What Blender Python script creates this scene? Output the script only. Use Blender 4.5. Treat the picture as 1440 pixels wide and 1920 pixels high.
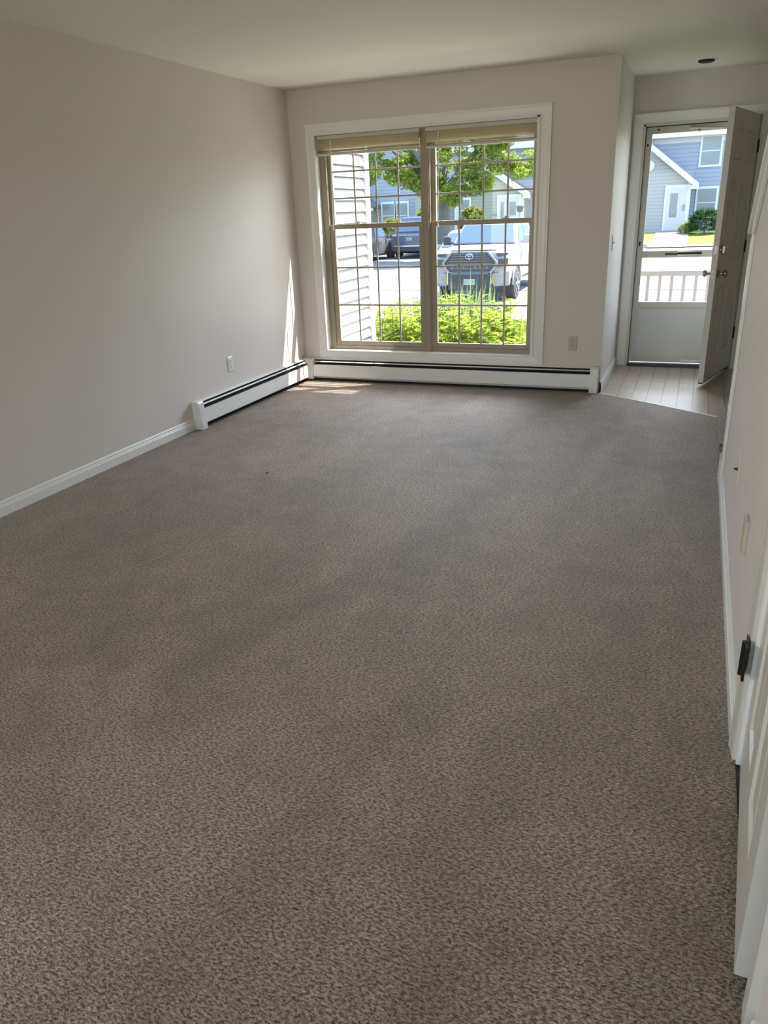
import bpy, math, random
from mathutils import Vector, Matrix
random.seed(7)
for o in list(bpy.data.objects): bpy.data.objects.remove(o)
S = bpy.context.scene
COL = S.collection

# ---------------------------------------------------------------- camera, sky, sun, lights, exposure
cam = bpy.data.objects.new('camera', bpy.data.cameras.new('camera')); COL.objects.link(cam)
cam.data.sensor_fit = 'HORIZONTAL'; cam.data.sensor_width = 36.0
cam.data.lens = 1402.75/1440*36.0; cam.data.clip_start = 0.02; cam.data.clip_end = 400
_r = Vector((0.92843, 0.36946, -0.03905)); _u = Vector((-0.10361, 0.35842, 0.92779)); _f = Vector((-0.35678, 0.85734, -0.37105))
cam.matrix_world = Matrix(((_r.x, _u.x, -_f.x, 3.3873), (_r.y, _u.y, -_f.y, -6.3765), (_r.z, _u.z, -_f.z, 1.4531), (0, 0, 0, 1)))
S.camera = cam
S.view_settings.view_transform = 'Standard'; S.view_settings.look = 'None'
S.view_settings.gamma = 1.0; S.view_settings.use_curve_mapping = False
S.view_settings.exposure = 1.0

w = bpy.data.worlds.new('world'); S.world = w; w.use_nodes = True
nt = w.node_tree; nt.nodes.clear()
sky = nt.nodes.new('ShaderNodeTexSky'); sky.sky_type = 'NISHITA'; sky.sun_disc = False
sky.sun_elevation = math.radians(62); sky.sun_rotation = math.radians(60); sky.dust_density = 1.6
bgn = nt.nodes.new('ShaderNodeBackground'); bgn.inputs[1].default_value = 0.44
out = nt.nodes.new('ShaderNodeOutputWorld')
nt.links.new(sky.outputs[0], bgn.inputs[0]); nt.links.new(bgn.outputs[0], out.inputs[0])

sun = bpy.data.objects.new('sun', bpy.data.lights.new('sun', 'SUN')); COL.objects.link(sun)
sun.data.energy = 8.5; sun.data.angle = math.radians(0.6); sun.data.color = (1.0, 0.96, 0.9)
sun.rotation_euler = Vector((-1.6, -1.0, -3.0)).to_track_quat('-Z', 'Y').to_euler()

def area(name, loc, target, sx, sy, energy, color, spread=180):
    l = bpy.data.lights.new(name, 'AREA'); l.shape = 'RECTANGLE'; l.size = sx; l.size_y = sy
    l.energy = energy; l.color = color; l.spread = math.radians(spread)
    o = bpy.data.objects.new(name, l); COL.objects.link(o); o.location = loc
    o.rotation_euler = (Vector(target)-Vector(loc)).to_track_quat('-Z', 'Y').to_euler()
    return o
# added fill lamps: two outside for sky and ground bounce, two behind the viewer
area('sky_fill_lamp', (1.2, 6.6, 4.7), (1.3, -1.2, 0.8), 8.0, 3.0, 750, (0.88, 0.94, 1.0))
area('ground_bounce_fill', (1.3, 0.75, -0.05), (1.2, -0.9, 2.4), 1.9, 0.8, 24, (1.0, 0.98, 0.88))
area('back_fill_lamp', (2.2, -8.95, 1.05), (0.0, -3.2, 1.7), 1.8, 1.9, 6, (1.0, 0.92, 0.84), 95)
area('side_fill_lamp', (0.06, -7.6, 1.30), (3.6, -3.6, 1.9), 1.3, 1.2, 12.5, (1.0, 0.93, 0.85), 100)

# ---------------------------------------------------------------- helpers
def tag(o, label=None, cat=None, group=None, kind=None):
    if label: o['label'] = label
    if cat: o['category'] = cat
    if group: o['group'] = group
    if kind: o['kind'] = kind
    return o
def empty(name, loc, label, cat, group=None):
    o = bpy.data.objects.new(name, None); COL.objects.link(o); o.location = loc
    o.empty_display_size = 0.1
    return tag(o, label, cat, group)
def copy_tree(o, parent=None):
    kids = list(o.children)
    c = o.copy(); COL.objects.link(c)
    if parent: c.parent = parent
    for k in kids: copy_tree(k, c)
    return c
class MB:
    def __init__(s): s.v = []; s.f = []
    def add(s, vs, fs):
        n = len(s.v); s.v += [tuple(p) for p in vs]; s.f += [tuple(i+n for i in f) for f in fs]; return s
    def box(s, x0, x1, y0, y1, z0, z1):
        return s.add([(x0,y0,z0),(x1,y0,z0),(x1,y1,z0),(x0,y1,z0),(x0,y0,z1),(x1,y0,z1),(x1,y1,z1),(x0,y1,z1)],
                     [(0,3,2,1),(4,5,6,7),(0,1,5,4),(1,2,6,5),(2,3,7,6),(3,0,4,7)])
    def prism(s, poly, off):
        n = len(poly); a = [Vector(p) for p in poly]; off = Vector(off)
        nrm = Vector((0,0,0))
        for i in range(n): nrm += a[i].cross(a[(i+1) % n])
        fl = nrm.dot(off) < 0
        vs = a+[p+off for p in a]
        fs = [tuple(range(n))[::-1], tuple(range(n, 2*n))]+[(i, (i+1) % n, n+(i+1) % n, n+i) for i in range(n)]
        if fl: fs = [f[::-1] for f in fs]
        return s.add(vs, fs)
    def tube(s, p0, p1, r0, r1=None, n=12, cap=True):
        r1 = r0 if r1 is None else r1
        p0 = Vector(p0); p1 = Vector(p1); d = (p1-p0).normalized()
        a = d.orthogonal().normalized(); b = d.cross(a)
        vs = []
        for p, r in ((p0, r0), (p1, r1)):
            for i in range(n):
                t = 2*math.pi*i/n; vs.append(p+(a*math.cos(t)+b*math.sin(t))*r)
        fs = [(i, (i+1) % n, n+(i+1) % n, n+i) for i in range(n)]
        if cap: fs += [tuple(range(n))[::-1], tuple(range(n, 2*n))]
        return s.add(vs, fs)
    def lathe(s, prof, org, axis, n=24):
        org = Vector(org); d = Vector(axis).normalized(); a = d.orthogonal().normalized(); b = d.cross(a)
        vs = []; m = len(prof)
        for h, r in prof:
            for i in range(n):
                t = 2*math.pi*i/n; vs.append(org+d*h+(a*math.cos(t)+b*math.sin(t))*r)
        fs = [(j*n+i, j*n+(i+1) % n, (j+1)*n+(i+1) % n, (j+1)*n+i) for j in range(m-1) for i in range(n)]
        fs += [tuple(range(n))[::-1], tuple(range((m-1)*n, m*n))]
        return s.add(vs, fs)
    def loft(s, rings):
        n = len(rings[0]); m = len(rings); vs = [p for r in rings for p in r]
        fs = [(j*n+i, j*n+(i+1) % n, (j+1)*n+(i+1) % n, (j+1)*n+i) for j in range(m-1) for i in range(n)]
        fs += [tuple(range(n))[::-1], tuple(range((m-1)*n, m*n))]
        return s.add(vs, fs)
    def quad(s, *p): return s.add(p, [tuple(range(len(p)))])
    def build(s, name, mat, parent=None, smooth=False, bevel=0, seg=2, xf=None):
        me = bpy.data.meshes.new(name)
        vs = s.v if xf is None else [tuple(xf @ Vector(p)) for p in s.v]
        me.from_pydata(vs, [], s.f); me.update()
        me.materials.append(mat)
        o = bpy.data.objects.new(name, me); COL.objects.link(o)
        if parent: o.parent = parent
        if smooth:
            for p in me.polygons: p.use_smooth = True
            try: me.set_sharp_from_angle(angle=math.radians(40))
            except Exception: pass
        if bevel:
            b = o.modifiers.new('bevel', 'BEVEL'); b.width = bevel; b.segments = seg; b.limit_method = 'ANGLE'
        return o
def struct(o, label=None):
    o['kind'] = 'structure'
    if label: o['label'] = label
    return o

# ---------------------------------------------------------------- materials
def mat(name, col, rough=0.6, metal=0.0, noise=0.0, nscale=20, bump=0.0, bscale=200, spec=0.5, trans=0.0, emis=None):
    m = bpy.data.materials.new(name); m.use_nodes = True
    t = m.node_tree; b = t.nodes['Principled BSDF']
    b.inputs['Base Color'].default_value = (*col, 1); b.inputs['Roughness'].default_value = rough
    b.inputs['Metallic'].default_value = metal; b.inputs['Specular IOR Level'].default_value = spec
    tc = t.nodes.new('ShaderNodeTexCoord')
    n = t.nodes.new('ShaderNodeTexNoise'); n.inputs['Scale'].default_value = nscale; n.inputs['Detail'].default_value = 4
    t.links.new(tc.outputs['Object'], n.inputs['Vector'])
    mx = t.nodes.new('ShaderNodeMix'); mx.data_type = 'RGBA'
    mx.inputs['A'].default_value = (*[c*(1-noise) for c in col], 1); mx.inputs['B'].default_value = (*[min(1, c*(1+noise)) for c in col], 1)
    t.links.new(n.outputs['Fac'], mx.inputs['Factor']); t.links.new(mx.outputs['Result'], b.inputs['Base Color'])
    if bump:
        n2 = t.nodes.new('ShaderNodeTexNoise'); n2.inputs['Scale'].default_value = bscale; n2.inputs['Detail'].default_value = 3
        t.links.new(tc.outputs['Object'], n2.inputs['Vector'])
        bp = t.nodes.new('ShaderNodeBump'); bp.inputs['Strength'].default_value = bump; bp.inputs['Distance'].default_value = 0.002
        t.links.new(n2.outputs['Fac'], bp.inputs['Height']); t.links.new(bp.outputs[0], b.inputs['Normal'])
    return m
M = {}
def X(*c): return tuple(0.42*v for v in c)      # outdoor colours
M['wall'] = mat('wall_paint', (0.69, 0.635, 0.595), 0.55, noise=0.015, nscale=1.5, bump=0.12, bscale=140)
M['ceil'] = mat('ceiling_paint', (0.72, 0.70, 0.63), 0.8, noise=0.01, nscale=1.2, bump=0.1, bscale=120)
M['trim'] = mat('gloss_white_trim', (0.80, 0.79, 0.765), 0.28, noise=0.015, nscale=6)
M['heater'] = mat('heater_enamel', (0.76, 0.755, 0.73), 0.32, noise=0.02, nscale=5)
M['dark'] = mat('dark_gap', (0.012, 0.012, 0.012), 0.8)
M['fins'] = mat('dark_fins', (0.05, 0.05, 0.055), 0.5, metal=0.5, noise=0.3, nscale=60)
M['vinyl'] = mat('tan_window_vinyl', (0.33, 0.275, 0.205), 0.4, noise=0.03, nscale=8)
M['muntin'] = mat('muntin_tan', (0.40, 0.35, 0.29), 0.45, noise=0.03)
M['blind'] = None
M['ivory'] = mat('ivory_plastic', (0.66, 0.62, 0.54), 0.35, noise=0.01)
M['almond'] = mat('almond_plastic', (0.52, 0.46, 0.36), 0.35, noise=0.01)
M['white_pl'] = mat('white_plastic', (0.82, 0.81, 0.78), 0.35, noise=0.01)
M['brass'] = mat('aged_nickel', (0.34, 0.30, 0.27), 0.28, metal=0.9, noise=0.1, nscale=30)
M['black'] = mat('black_metal', (0.012, 0.011, 0.010), 0.35, metal=0.3)
M['bronze'] = mat('bronze_hinge', (0.05, 0.035, 0.025), 0.4, metal=0.6, noise=0.3, nscale=80)
M['door'] = mat('door_paint', (0.66, 0.645, 0.61), 0.3, noise=0.02, nscale=3)
M['closet'] = mat('closet_door_paint', (0.60, 0.565, 0.505), 0.3, noise=0.02, nscale=3)
M['storm'] = mat('storm_door_paint', (0.60, 0.575, 0.50), 0.4, noise=0.04, nscale=5)
M['storm_panel'] = mat('storm_door_kickpanel', (0.60, 0.60, 0.575), 0.45, noise=0.03, nscale=4)
M['thresh'] = mat('dark_wood_threshold', (0.055, 0.026, 0.015), 0.4, noise=0.3, nscale=30)
M['vinyl_white'] = mat('white_vinyl_railing', X(0.85, 0.74, 0.71), 0.4, noise=0.01)
M['concrete'] = mat('sunlit_concrete', X(0.62, 0.60, 0.57), 0.85, noise=0.1, nscale=3, bump=0.3, bscale=60)
M['asphalt'] = mat('bleached_asphalt', X(0.46, 0.44, 0.455), 0.9, noise=0.28, nscale=1.6, bump=0.5, bscale=80)
M['mulch'] = mat('garden_mulch', (0.10, 0.075, 0.05), 0.95, noise=0.5, nscale=25, bump=0.8, bscale=60)
M['lawn'] = mat('lawn_grass', X(0.30, 0.42, 0.05), 0.9, noise=0.4, nscale=14, bump=0.9, bscale=120)
M['trimext'] = mat('exterior_white_trim', X(1.6, 1.6, 1.62), 0.5, noise=0.01)
M['roof'] = mat('grey_shingles', X(0.30, 0.31, 0.34), 0.9, noise=0.3, nscale=9, bump=0.6, bscale=30)
M['tire'] = mat('tyre_rubber', (0.05, 0.05, 0.055), 0.75, noise=0.2, nscale=40)
M['rim'] = mat('alloy_rim', X(0.55, 0.56, 0.58), 0.3, metal=0.7, noise=0.05)
M['silver'] = mat('silver_truck_paint', X(0.70, 0.71, 0.74), 0.22, metal=0.35, noise=0.01)
M['greycar'] = mat('dark_grey_car_paint', (0.13, 0.135, 0.145), 0.2, metal=0.4, noise=0.02)
M['bluesuv'] = mat('blue_grey_car_paint', (0.10, 0.13, 0.19), 0.2, metal=0.4, noise=0.02)
M['palecar'] = mat('pale_car_paint', X(0.62, 0.65, 0.66), 0.25, metal=0.3, noise=0.02)
M['carglass'] = mat('blue_tinted_car_glass', (0.075, 0.12, 0.21), 0.3, noise=0.02, spec=0.12)
M['carblack'] = mat('black_car_plastic', (0.035, 0.038, 0.045), 0.45, noise=0.1, nscale=10)
M['chrome'] = mat('chrome', (0.85, 0.86, 0.88), 0.15, metal=0.9)
M['red'] = mat('tail_light_red', X(0.55, 0.05, 0.06), 0.2, noise=0.05)
M['plate'] = mat('licence_plate_white', X(0.72, 0.80, 0.76), 0.4, noise=0.02)
M['plate_ink'] = mat('licence_plate_green', (0.12, 0.34, 0.30), 0.5)
M['amber'] = mat('amber_lens', X(0.62, 0.58, 0.30), 0.3)
M['bark'] = mat('tree_bark', (0.13, 0.13, 0.12), 0.95, noise=0.35, nscale=12, bump=0.8, bscale=25)
M['winglass'] = mat('house_window_glass', X(0.40, 0.50, 0.60), 0.12, noise=0.15, nscale=0.8, spec=0.8)
M['curtain'] = mat('white_curtain', X(0.65, 0.68, 0.72), 0.8, noise=0.05)
M['housedoor'] = mat('house_door_white', X(1.25, 1.25, 1.35), 0.5, noise=0.02)
M['lampblack'] = mat('lamp_post_grey', (0.25, 0.25, 0.26), 0.5)
M['bargrey'] = mat('grille_bar_grey', (0.11, 0.12, 0.13), 0.4, noise=0.05)
M['badge'] = mat('badge_white', (0.42, 0.42, 0.44), 0.4)
M['rock'] = mat('garden_rock', (0.28, 0.29, 0.32), 0.9, noise=0.3, nscale=8)

def glass_mat():
    m = bpy.data.materials.new('clear_window_glass'); m.use_nodes = True
    t = m.node_tree; t.nodes.clear()
    o = t.nodes.new('ShaderNodeOutputMaterial'); tr = t.nodes.new('ShaderNodeBsdfTransparent'); gl = t.nodes.new('ShaderNodeBsdfGlossy')
    gl.inputs['Roughness'].default_value = 0.02; tr.inputs[0].default_value = (0.98, 0.99, 0.985, 1)
    fr = t.nodes.new('ShaderNodeFresnel'); fr.inputs[0].default_value = 1.35
    mx = t.nodes.new('ShaderNodeMixShader')
    ge = t.nodes.new('ShaderNodeNewGeometry'); iv = t.nodes.new('ShaderNodeMath'); iv.operation = 'SUBTRACT'; iv.inputs[0].default_value = 1.0
    ml = t.nodes.new('ShaderNodeMath'); ml.operation = 'MULTIPLY'       # reflect at the outer faces only
    t.links.new(ge.outputs['Backfacing'], iv.inputs[1]); t.links.new(iv.outputs[0], ml.inputs[0]); t.links.new(fr.outputs[0], ml.inputs[1])
    t.links.new(ml.outputs[0], mx.inputs[0]); t.links.new(tr.outputs[0], mx.inputs[1]); t.links.new(gl.outputs[0], mx.inputs[2]); t.links.new(mx.outputs[0], o.inputs[0])
    return m
M['glass'] = glass_mat()
def screen_mat():
    # insect screen / dusty inner pane: thin veil of fine mesh
    m = bpy.data.materials.new('insect_screen_mesh'); m.use_nodes = True
    t = m.node_tree; t.nodes.clear()
    o = t.nodes.new('ShaderNodeOutputMaterial'); tr = t.nodes.new('ShaderNodeBsdfTransparent'); d = t.nodes.new('ShaderNodeBsdfDiffuse')
    d.inputs[0].default_value = (0.55, 0.57, 0.57, 1); mx = t.nodes.new('ShaderNodeMixShader'); mx.inputs[0].default_value = 0.16
    t.links.new(tr.outputs[0], mx.inputs[1]); t.links.new(d.outputs[0], mx.inputs[2]); t.links.new(mx.outputs[0], o.inputs[0])
    return m
M['screen'] = screen_mat()
def leaf_mat(name, col, tr=0.45, noise=0.35, nscale=6):
    m = bpy.data.materials.new(name); m.use_nodes = True
    t = m.node_tree; t.nodes.clear()
    o = t.nodes.new('ShaderNodeOutputMaterial'); d = t.nodes.new('ShaderNodeBsdfDiffuse'); l = t.nodes.new('ShaderNodeBsdfTranslucent')
    tc = t.nodes.new('ShaderNodeTexCoord'); n = t.nodes.new('ShaderNodeTexNoise'); n.inputs['Scale'].default_value = nscale
    mc = t.nodes.new('ShaderNodeMix'); mc.data_type = 'RGBA'
    mc.inputs['A'].default_value = (*[c*(1-noise) for c in col], 1); mc.inputs['B'].default_value = (*[c*(1+noise) for c in col], 1)
    mx = t.nodes.new('ShaderNodeMixShader'); mx.inputs[0].default_value = tr
    t.links.new(tc.outputs['Object'], n.inputs['Vector']); t.links.new(n.outputs['Fac'], mc.inputs['Factor'])
    t.links.new(mc.outputs['Result'], d.inputs[0]); t.links.new(mc.outputs['Result'], l.inputs[0])
    t.links.new(d.outputs[0], mx.inputs[1]); t.links.new(l.outputs[0], mx.inputs[2]); t.links.new(mx.outputs[0], o.inputs[0])
    return m
M['leaf'] = leaf_mat('bright_garden_leaf', X(0.66, 0.82, 0.13))
M['leaf2'] = leaf_mat('blade_leaf', X(0.62, 0.80, 0.30))
M['treeleaf'] = leaf_mat('maple_leaf', X(0.70, 0.88, 0.16), nscale=1.2, noise=0.5)
M['bushleaf'] = leaf_mat('bush_leaf', X(0.12, 0.24, 0.08), tr=0.25)
M['yellowleaf'] = leaf_mat('yellow_green_leaf', X(0.50, 0.55, 0.10))
M['blind'] = leaf_mat('ivory_blind_slat', (0.74, 0.67, 0.52), tr=0.5, noise=0.01)
M['blindrail'] = mat('blind_rail', (0.60, 0.56, 0.50), 0.4, noise=0.01)

def siding_mat(name, col, pitch):
    m = bpy.data.materials.new(name); m.use_nodes = True
    t = m.node_tree; b = t.nodes['Principled BSDF']; b.inputs['Roughness'].default_value = 0.6
    tc = t.nodes.new('ShaderNodeTexCoord'); sp = t.nodes.new('ShaderNodeSeparateXYZ'); t.links.new(tc.outputs['Object'], sp.inputs[0])
    dv = t.nodes.new('ShaderNodeMath'); dv.operation = 'DIVIDE'; dv.inputs[1].default_value = pitch; t.links.new(sp.outputs['Z'], dv.inputs[0])
    fr = t.nodes.new('ShaderNodeMath'); fr.operation = 'FRACT'; t.links.new(dv.outputs[0], fr.inputs[0])
    rp = t.nodes.new('ShaderNodeValToRGB'); rp.color_ramp.elements[0].position = 0.0; rp.color_ramp.elements[0].color = (*[c*0.62 for c in col], 1)  # foot of each board darkened: lap shade put into the colour
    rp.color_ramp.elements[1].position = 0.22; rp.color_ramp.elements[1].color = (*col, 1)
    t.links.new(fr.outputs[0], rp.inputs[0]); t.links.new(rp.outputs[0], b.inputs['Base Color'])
    return m
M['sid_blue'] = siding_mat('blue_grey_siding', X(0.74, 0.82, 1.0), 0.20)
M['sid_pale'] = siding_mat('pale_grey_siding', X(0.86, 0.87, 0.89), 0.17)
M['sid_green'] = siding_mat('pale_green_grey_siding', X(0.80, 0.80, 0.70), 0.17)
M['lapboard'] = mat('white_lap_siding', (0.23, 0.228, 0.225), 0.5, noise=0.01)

def carpet_mat():
    m = bpy.data.materials.new('taupe_cut_pile_carpet'); m.use_nodes = True
    t = m.node_tree; b = t.nodes['Principled BSDF']; b.inputs['Roughness'].default_value = 0.62
    b.inputs['Specular IOR Level'].default_value = 0.9; b.inputs['Specular Tint'].default_value = (1.0, 0.87, 0.75, 1)
    b.inputs['Sheen Weight'].default_value = 0.38; b.inputs['Sheen Roughness'].default_value = 0.35; b.inputs['Sheen Tint'].default_value = (0.95, 0.96, 1.0, 1)
    tc = t.nodes.new('ShaderNodeTexCoord')
    def noise(s, det=3, rough=0.55, dist=0.0, vec=None):
        n = t.nodes.new('ShaderNodeTexNoise'); n.inputs['Scale'].default_value = s; n.inputs['Detail'].default_value = det
        n.inputs['Roughness'].default_value = rough; n.inputs['Distortion'].default_value = dist
        t.links.new(vec or tc.outputs['Object'], n.inputs['Vector']); return n
    mp = t.nodes.new('ShaderNodeMapping'); mp.inputs['Rotation'].default_value = (0, 0, math.radians(22)); mp.inputs['Scale'].default_value = (1.0, 2.1, 1.0)
    t.links.new(tc.outputs['Object'], mp.inputs['Vector'])
    tuft = noise(92, 2.5, 0.62, 0.4, mp.outputs[0]); fine = noise(260, 2)
    mp2 = t.nodes.new('ShaderNodeMapping'); mp2.inputs['Rotation'].default_value = (0, 0, math.radians(-12)); mp2.inputs['Scale'].default_value = (1.5, 0.6, 1)
    t.links.new(tc.outputs['Object'], mp2.inputs['Vector'])
    big = noise(1.5, 3, 0.55, 0.5, mp2.outputs[0]); mid = noise(6, 3, 0.6)
    rp = t.nodes.new('ShaderNodeValToRGB'); e = rp.color_ramp.elements
    e[0].position = 0.415; e[0].color = (0.040, 0.026, 0.016, 1)  # darkest stop paints the shade between tufts into the pile colour
    e[1].position = 0.60; e[1].color = (0.49, 0.375, 0.285, 1)
    x = e.new(0.49); x.color = (0.235, 0.168, 0.115, 1)
    mxh = t.nodes.new('ShaderNodeMix'); mxh.data_type = 'FLOAT'; mxh.inputs[0].default_value = 0.22
    t.links.new(tuft.outputs['Fac'], mxh.inputs['A']); t.links.new(fine.outputs['Fac'], mxh.inputs['B'])
    t.links.new(mxh.outputs[0], rp.inputs[0])
    # brushed and trodden patches where the pile leans another way
    r2 = t.nodes.new('ShaderNodeValToRGB'); r2.color_ramp.elements[0].position = 0.34; r2.color_ramp.elements[0].color = (0.60, 0.57, 0.54, 1)
    r2.color_ramp.elements[1].position = 0.60; r2.color_ramp.elements[1].color = (1.14, 1.14, 1.14, 1)
    mm = t.nodes.new('ShaderNodeMix'); mm.data_type = 'FLOAT'; mm.inputs[0].default_value = 0.38
    t.links.new(big.outputs['Fac'], mm.inputs['A']); t.links.new(mid.outputs['Fac'], mm.inputs['B']); t.links.new(mm.outputs[0], r2.inputs[0])
    mu = t.nodes.new('ShaderNodeMix'); mu.data_type = 'RGBA'; mu.blend_type = 'MULTIPLY'; mu.inputs[0].default_value = 1.0
    t.links.new(rp.outputs[0], mu.inputs['A']); t.links.new(r2.outputs[0], mu.inputs['B'])
    t.links.new(mu.outputs['Result'], b.inputs['Base Color'])
    bp = t.nodes.new('ShaderNodeBump'); bp.inputs['Strength'].default_value = 0.9; bp.inputs['Distance'].default_value = 0.016
    t.links.new(mxh.outputs[0], bp.inputs['Height']); t.links.new(bp.outputs[0], b.inputs['Normal'])
    return m
M['carpet'] = carpet_mat()
def tile_mat():
    m = bpy.data.materials.new('beige_brick_pattern_vinyl'); m.use_nodes = True
    t = m.node_tree; b = t.nodes['Principled BSDF']; b.inputs['Roughness'].default_value = 0.30
    tc = t.nodes.new('ShaderNodeTexCoord'); mp = t.nodes.new('ShaderNodeMapping'); mp.inputs['Rotation'].default_value = (0, 0, math.radians(90))
    t.links.new(tc.outputs['Object'], mp.inputs['Vector'])
    br = t.nodes.new('ShaderNodeTexBrick'); br.inputs['Scale'].default_value = 1.0
    br.inputs['Color1'].default_value = (0.50, 0.42, 0.34, 1); br.inputs['Color2'].default_value = (0.46, 0.385, 0.31, 1); br.inputs['Mortar'].default_value = (0.26, 0.21, 0.17, 1)
    br.inputs['Mortar Size'].default_value = 0.0045; br.inputs['Brick Width'].default_value = 0.23; br.inputs['Row Height'].default_value = 0.115
    t.links.new(mp.outputs[0], br.inputs['Vector'])
    n = t.nodes.new('ShaderNodeTexNoise'); n.inputs['Scale'].default_value = 40; t.links.new(tc.outputs['Object'], n.inputs['Vector'])
    mx = t.nodes.new('ShaderNodeMix'); mx.data_type = 'RGBA'; mx.blend_type = 'OVERLAY'; mx.inputs[0].default_value = 0.35
    t.links.new(br.outputs['Color'], mx.inputs['A']); t.links.new(n.outputs['Fac'], mx.inputs['B']); t.links.new(mx.outputs['Result'], b.inputs['Base Color'])
    return m
M['tile'] = tile_mat()

# ---------------------------------------------------------------- room shell
W, R, E, H = 2.722, 3.624, 1.174, 2.44
YB = -9.0                      # back of the room, behind the viewer
FX = 4.62                      # far side of the stairwell
struct(MB().box(-0.15, FX+0.12, YB-0.15, 0.16, -0.3, -0.012).box(W-0.12, FX+0.12, 0.16, E+0.16, -0.3, -0.012).build('floor', M['concrete']))
struct(MB().box(-0.15, FX+0.12, YB-0.15, 0.16, H, H+0.25).box(W-0.12, FX+0.12, 0.16, E+0.16, H, H+0.25).build('ceiling', M['ceil']))
struct(MB().box(-0.15, 0, -6.9, 0.16, -0.012, H).box(-0.15, 0, YB-0.15, -8.3, -0.012, H).box(-0.15, 0, -8.3, -6.9, -0.012, 0.7).box(-0.15, 0, -8.3, -6.9, 2.0, H).build('wall_left', M['wall']))
struct(MB().box(-0.12, -0.05, -8.3, -8.24, 0.7, 2.0).box(-0.12, -0.05, -6.96, -6.9, 0.7, 2.0).box(-0.12, -0.05, -8.24, -6.96, 0.7, 0.76).box(-0.12, -0.05, -8.24, -6.96, 1.94, 2.0).box(-0.12, -0.05, -8.24, -6.96, 1.32, 1.36).build('added_fill_window', M['trim']))  # unseen window frame and opening, added to go with the side fill lamp
# window wall with its opening
ox0, ox1, oz0, oz1 = 0.215, 2.150, 0.262, 2.100
struct(MB().box(0, ox0, 0, 0.16, -0.012, H).box(ox1, W-0.12, 0, 0.16, -0.012, H).box(ox0, ox1, 0, 0.16, oz1, H).box(ox0, ox1, 0, 0.16, -0.012, oz0).build('wall_front', M['wall']))
struct(MB().box(W-0.12, W, 0, E+0.16, -0.012, H).build('wall_entry_left', M['wall']))
dx0, dx1, dz1 = 2.825, 3.742, 2.072
struct(MB().box(W, dx0, E, E+0.16, -0.012, H).box(dx1, FX, E, E+0.16, -0.012, H).box(dx0, dx1, E, E+0.16, dz1, H).build('wall_entry', M['wall']))
struct(MB().box(FX, FX+0.12, YB-0.15, E+0.16, -0.012, H).build('wall_stair_side', M['wall']))
# right wall: a knee wall beside the stairs whose top climbs towards the viewer, with the closet doorway cut in
cy0, cy1 = -5.215, -4.475      # closet doorway
def rightwall(mb, y0, y1, z0):
    top = lambda y: min(H, 1.290+(-2.18-y)*0.68)
    ys = [y0, y1]+[y for y in (-3.871,) if y0 < y < y1]; ys.sort()
    poly = [(R, y0, z0), (R, y1, z0)]+[(R, y, top(y)) for y in reversed(ys)]
    mb.prism(poly, (0.11, 0, 0))
wr = MB(); rightwall(wr, cy1, -2.10, -0.012); rightwall(wr, cy0, cy1, 2.05); rightwall(wr, YB, cy0, -0.012)
struct(wr.build('wall_right', M['wall']))
# back wall with an unseen doorway, added to let in fill light
struct(MB().box(0, 0.45, YB-0.15, YB, -0.012, H).box(3.15, FX, YB-0.15, YB, -0.012, H).box(0.45, 3.15, YB-0.15, YB, 2.1, H).build('wall_back', M['wall']))
bd = struct(MB().box(0.45, 0.51, YB-0.1, YB-0.04, 0, 2.1).box(3.09, 3.15, YB-0.1, YB-0.04, 0, 2.1).box(0.51, 3.09, YB-0.1, YB-0.04, 2.03, 2.1).box(0.51, 3.09, YB-0.1, YB-0.04, 0, 0.08).box(1.77, 1.83, YB-0.1, YB-0.04, 0.08, 2.03).build('added_fill_door', M['trim']))

# unseen walls above; the part over the entry is added to limit sun patches
struct(MB().box(W-0.12, FX+0.12, 0.0, E+0.16, H+0.25, 3.55).box(-0.15, W-0.12, 0.0, 0.16, H+0.25, 3.55).build('upper_sun_block', M['lapboard']))

# carpet and vinyl
ct = 0.0
carpet = MB().prism([(0, YB, -0.012), (R-0.001, YB, -0.012), (R-0.001, -2.10, -0.012), (R+0.02, -2.10, -0.012), (R+0.02, -0.666, -0.012), (2.751, -0.075, -0.012), (W-0.002, -0.055, -0.012), (W-0.002, 0, -0.012), (0, 0, -0.012)], (0, 0, 0.012)).build('carpet', M['carpet'])
tag(carpet, 'wall-to-wall taupe cut pile carpet covering the living room floor', 'carpet', kind='stuff')
vinyl = MB().prism([(W, E+0.10, -0.012), (W, -0.055, -0.012), (2.751, -0.075, -0.012), (R+0.02, -0.666, -0.012), (R+0.02, -2.10, -0.012), (FX, -2.10, -0.012), (FX, E, -0.012), (3.742, E+0.10, -0.012)], (0, 0, 0.008)).build('floor_entry', M['tile'])
struct(vinyl)
st = MB()
p0 = Vector((2.735, -0.068, 0)); p1 = Vector((R+0.0, -0.655, 0)); d = (p1-p0).normalized(); nn = Vector((-d.y, d.x, 0))
st.prism([p0-nn*0.006+Vector((0,0,-.004)), p1-nn*0.006+Vector((0,0,-.004)), p1+nn*0.012+Vector((0,0,-.004)), p0+nn*0.012+Vector((0,0,-.004))], (0, 0, 0.009))
tag(st.build('carpet_edge_strip', M['trim'], bevel=0.002), 'thin pale metal strip where the carpet meets the entry floor', 'floor strip')
# little bits and scuffs on the carpet
for (x, y, s, nm, lb) in ((1.06, -2.62, 0.010, 'lint_speck', 'tiny dark speck lying on the carpet near the left wall'),):
    tag(MB().lathe([(0, s), (0.002, s*0.9), (0.003, s*0.3)], (x, y, 0), (0, 0, 1), 7).build(nm, M['dark']), lb, 'lint')

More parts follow.
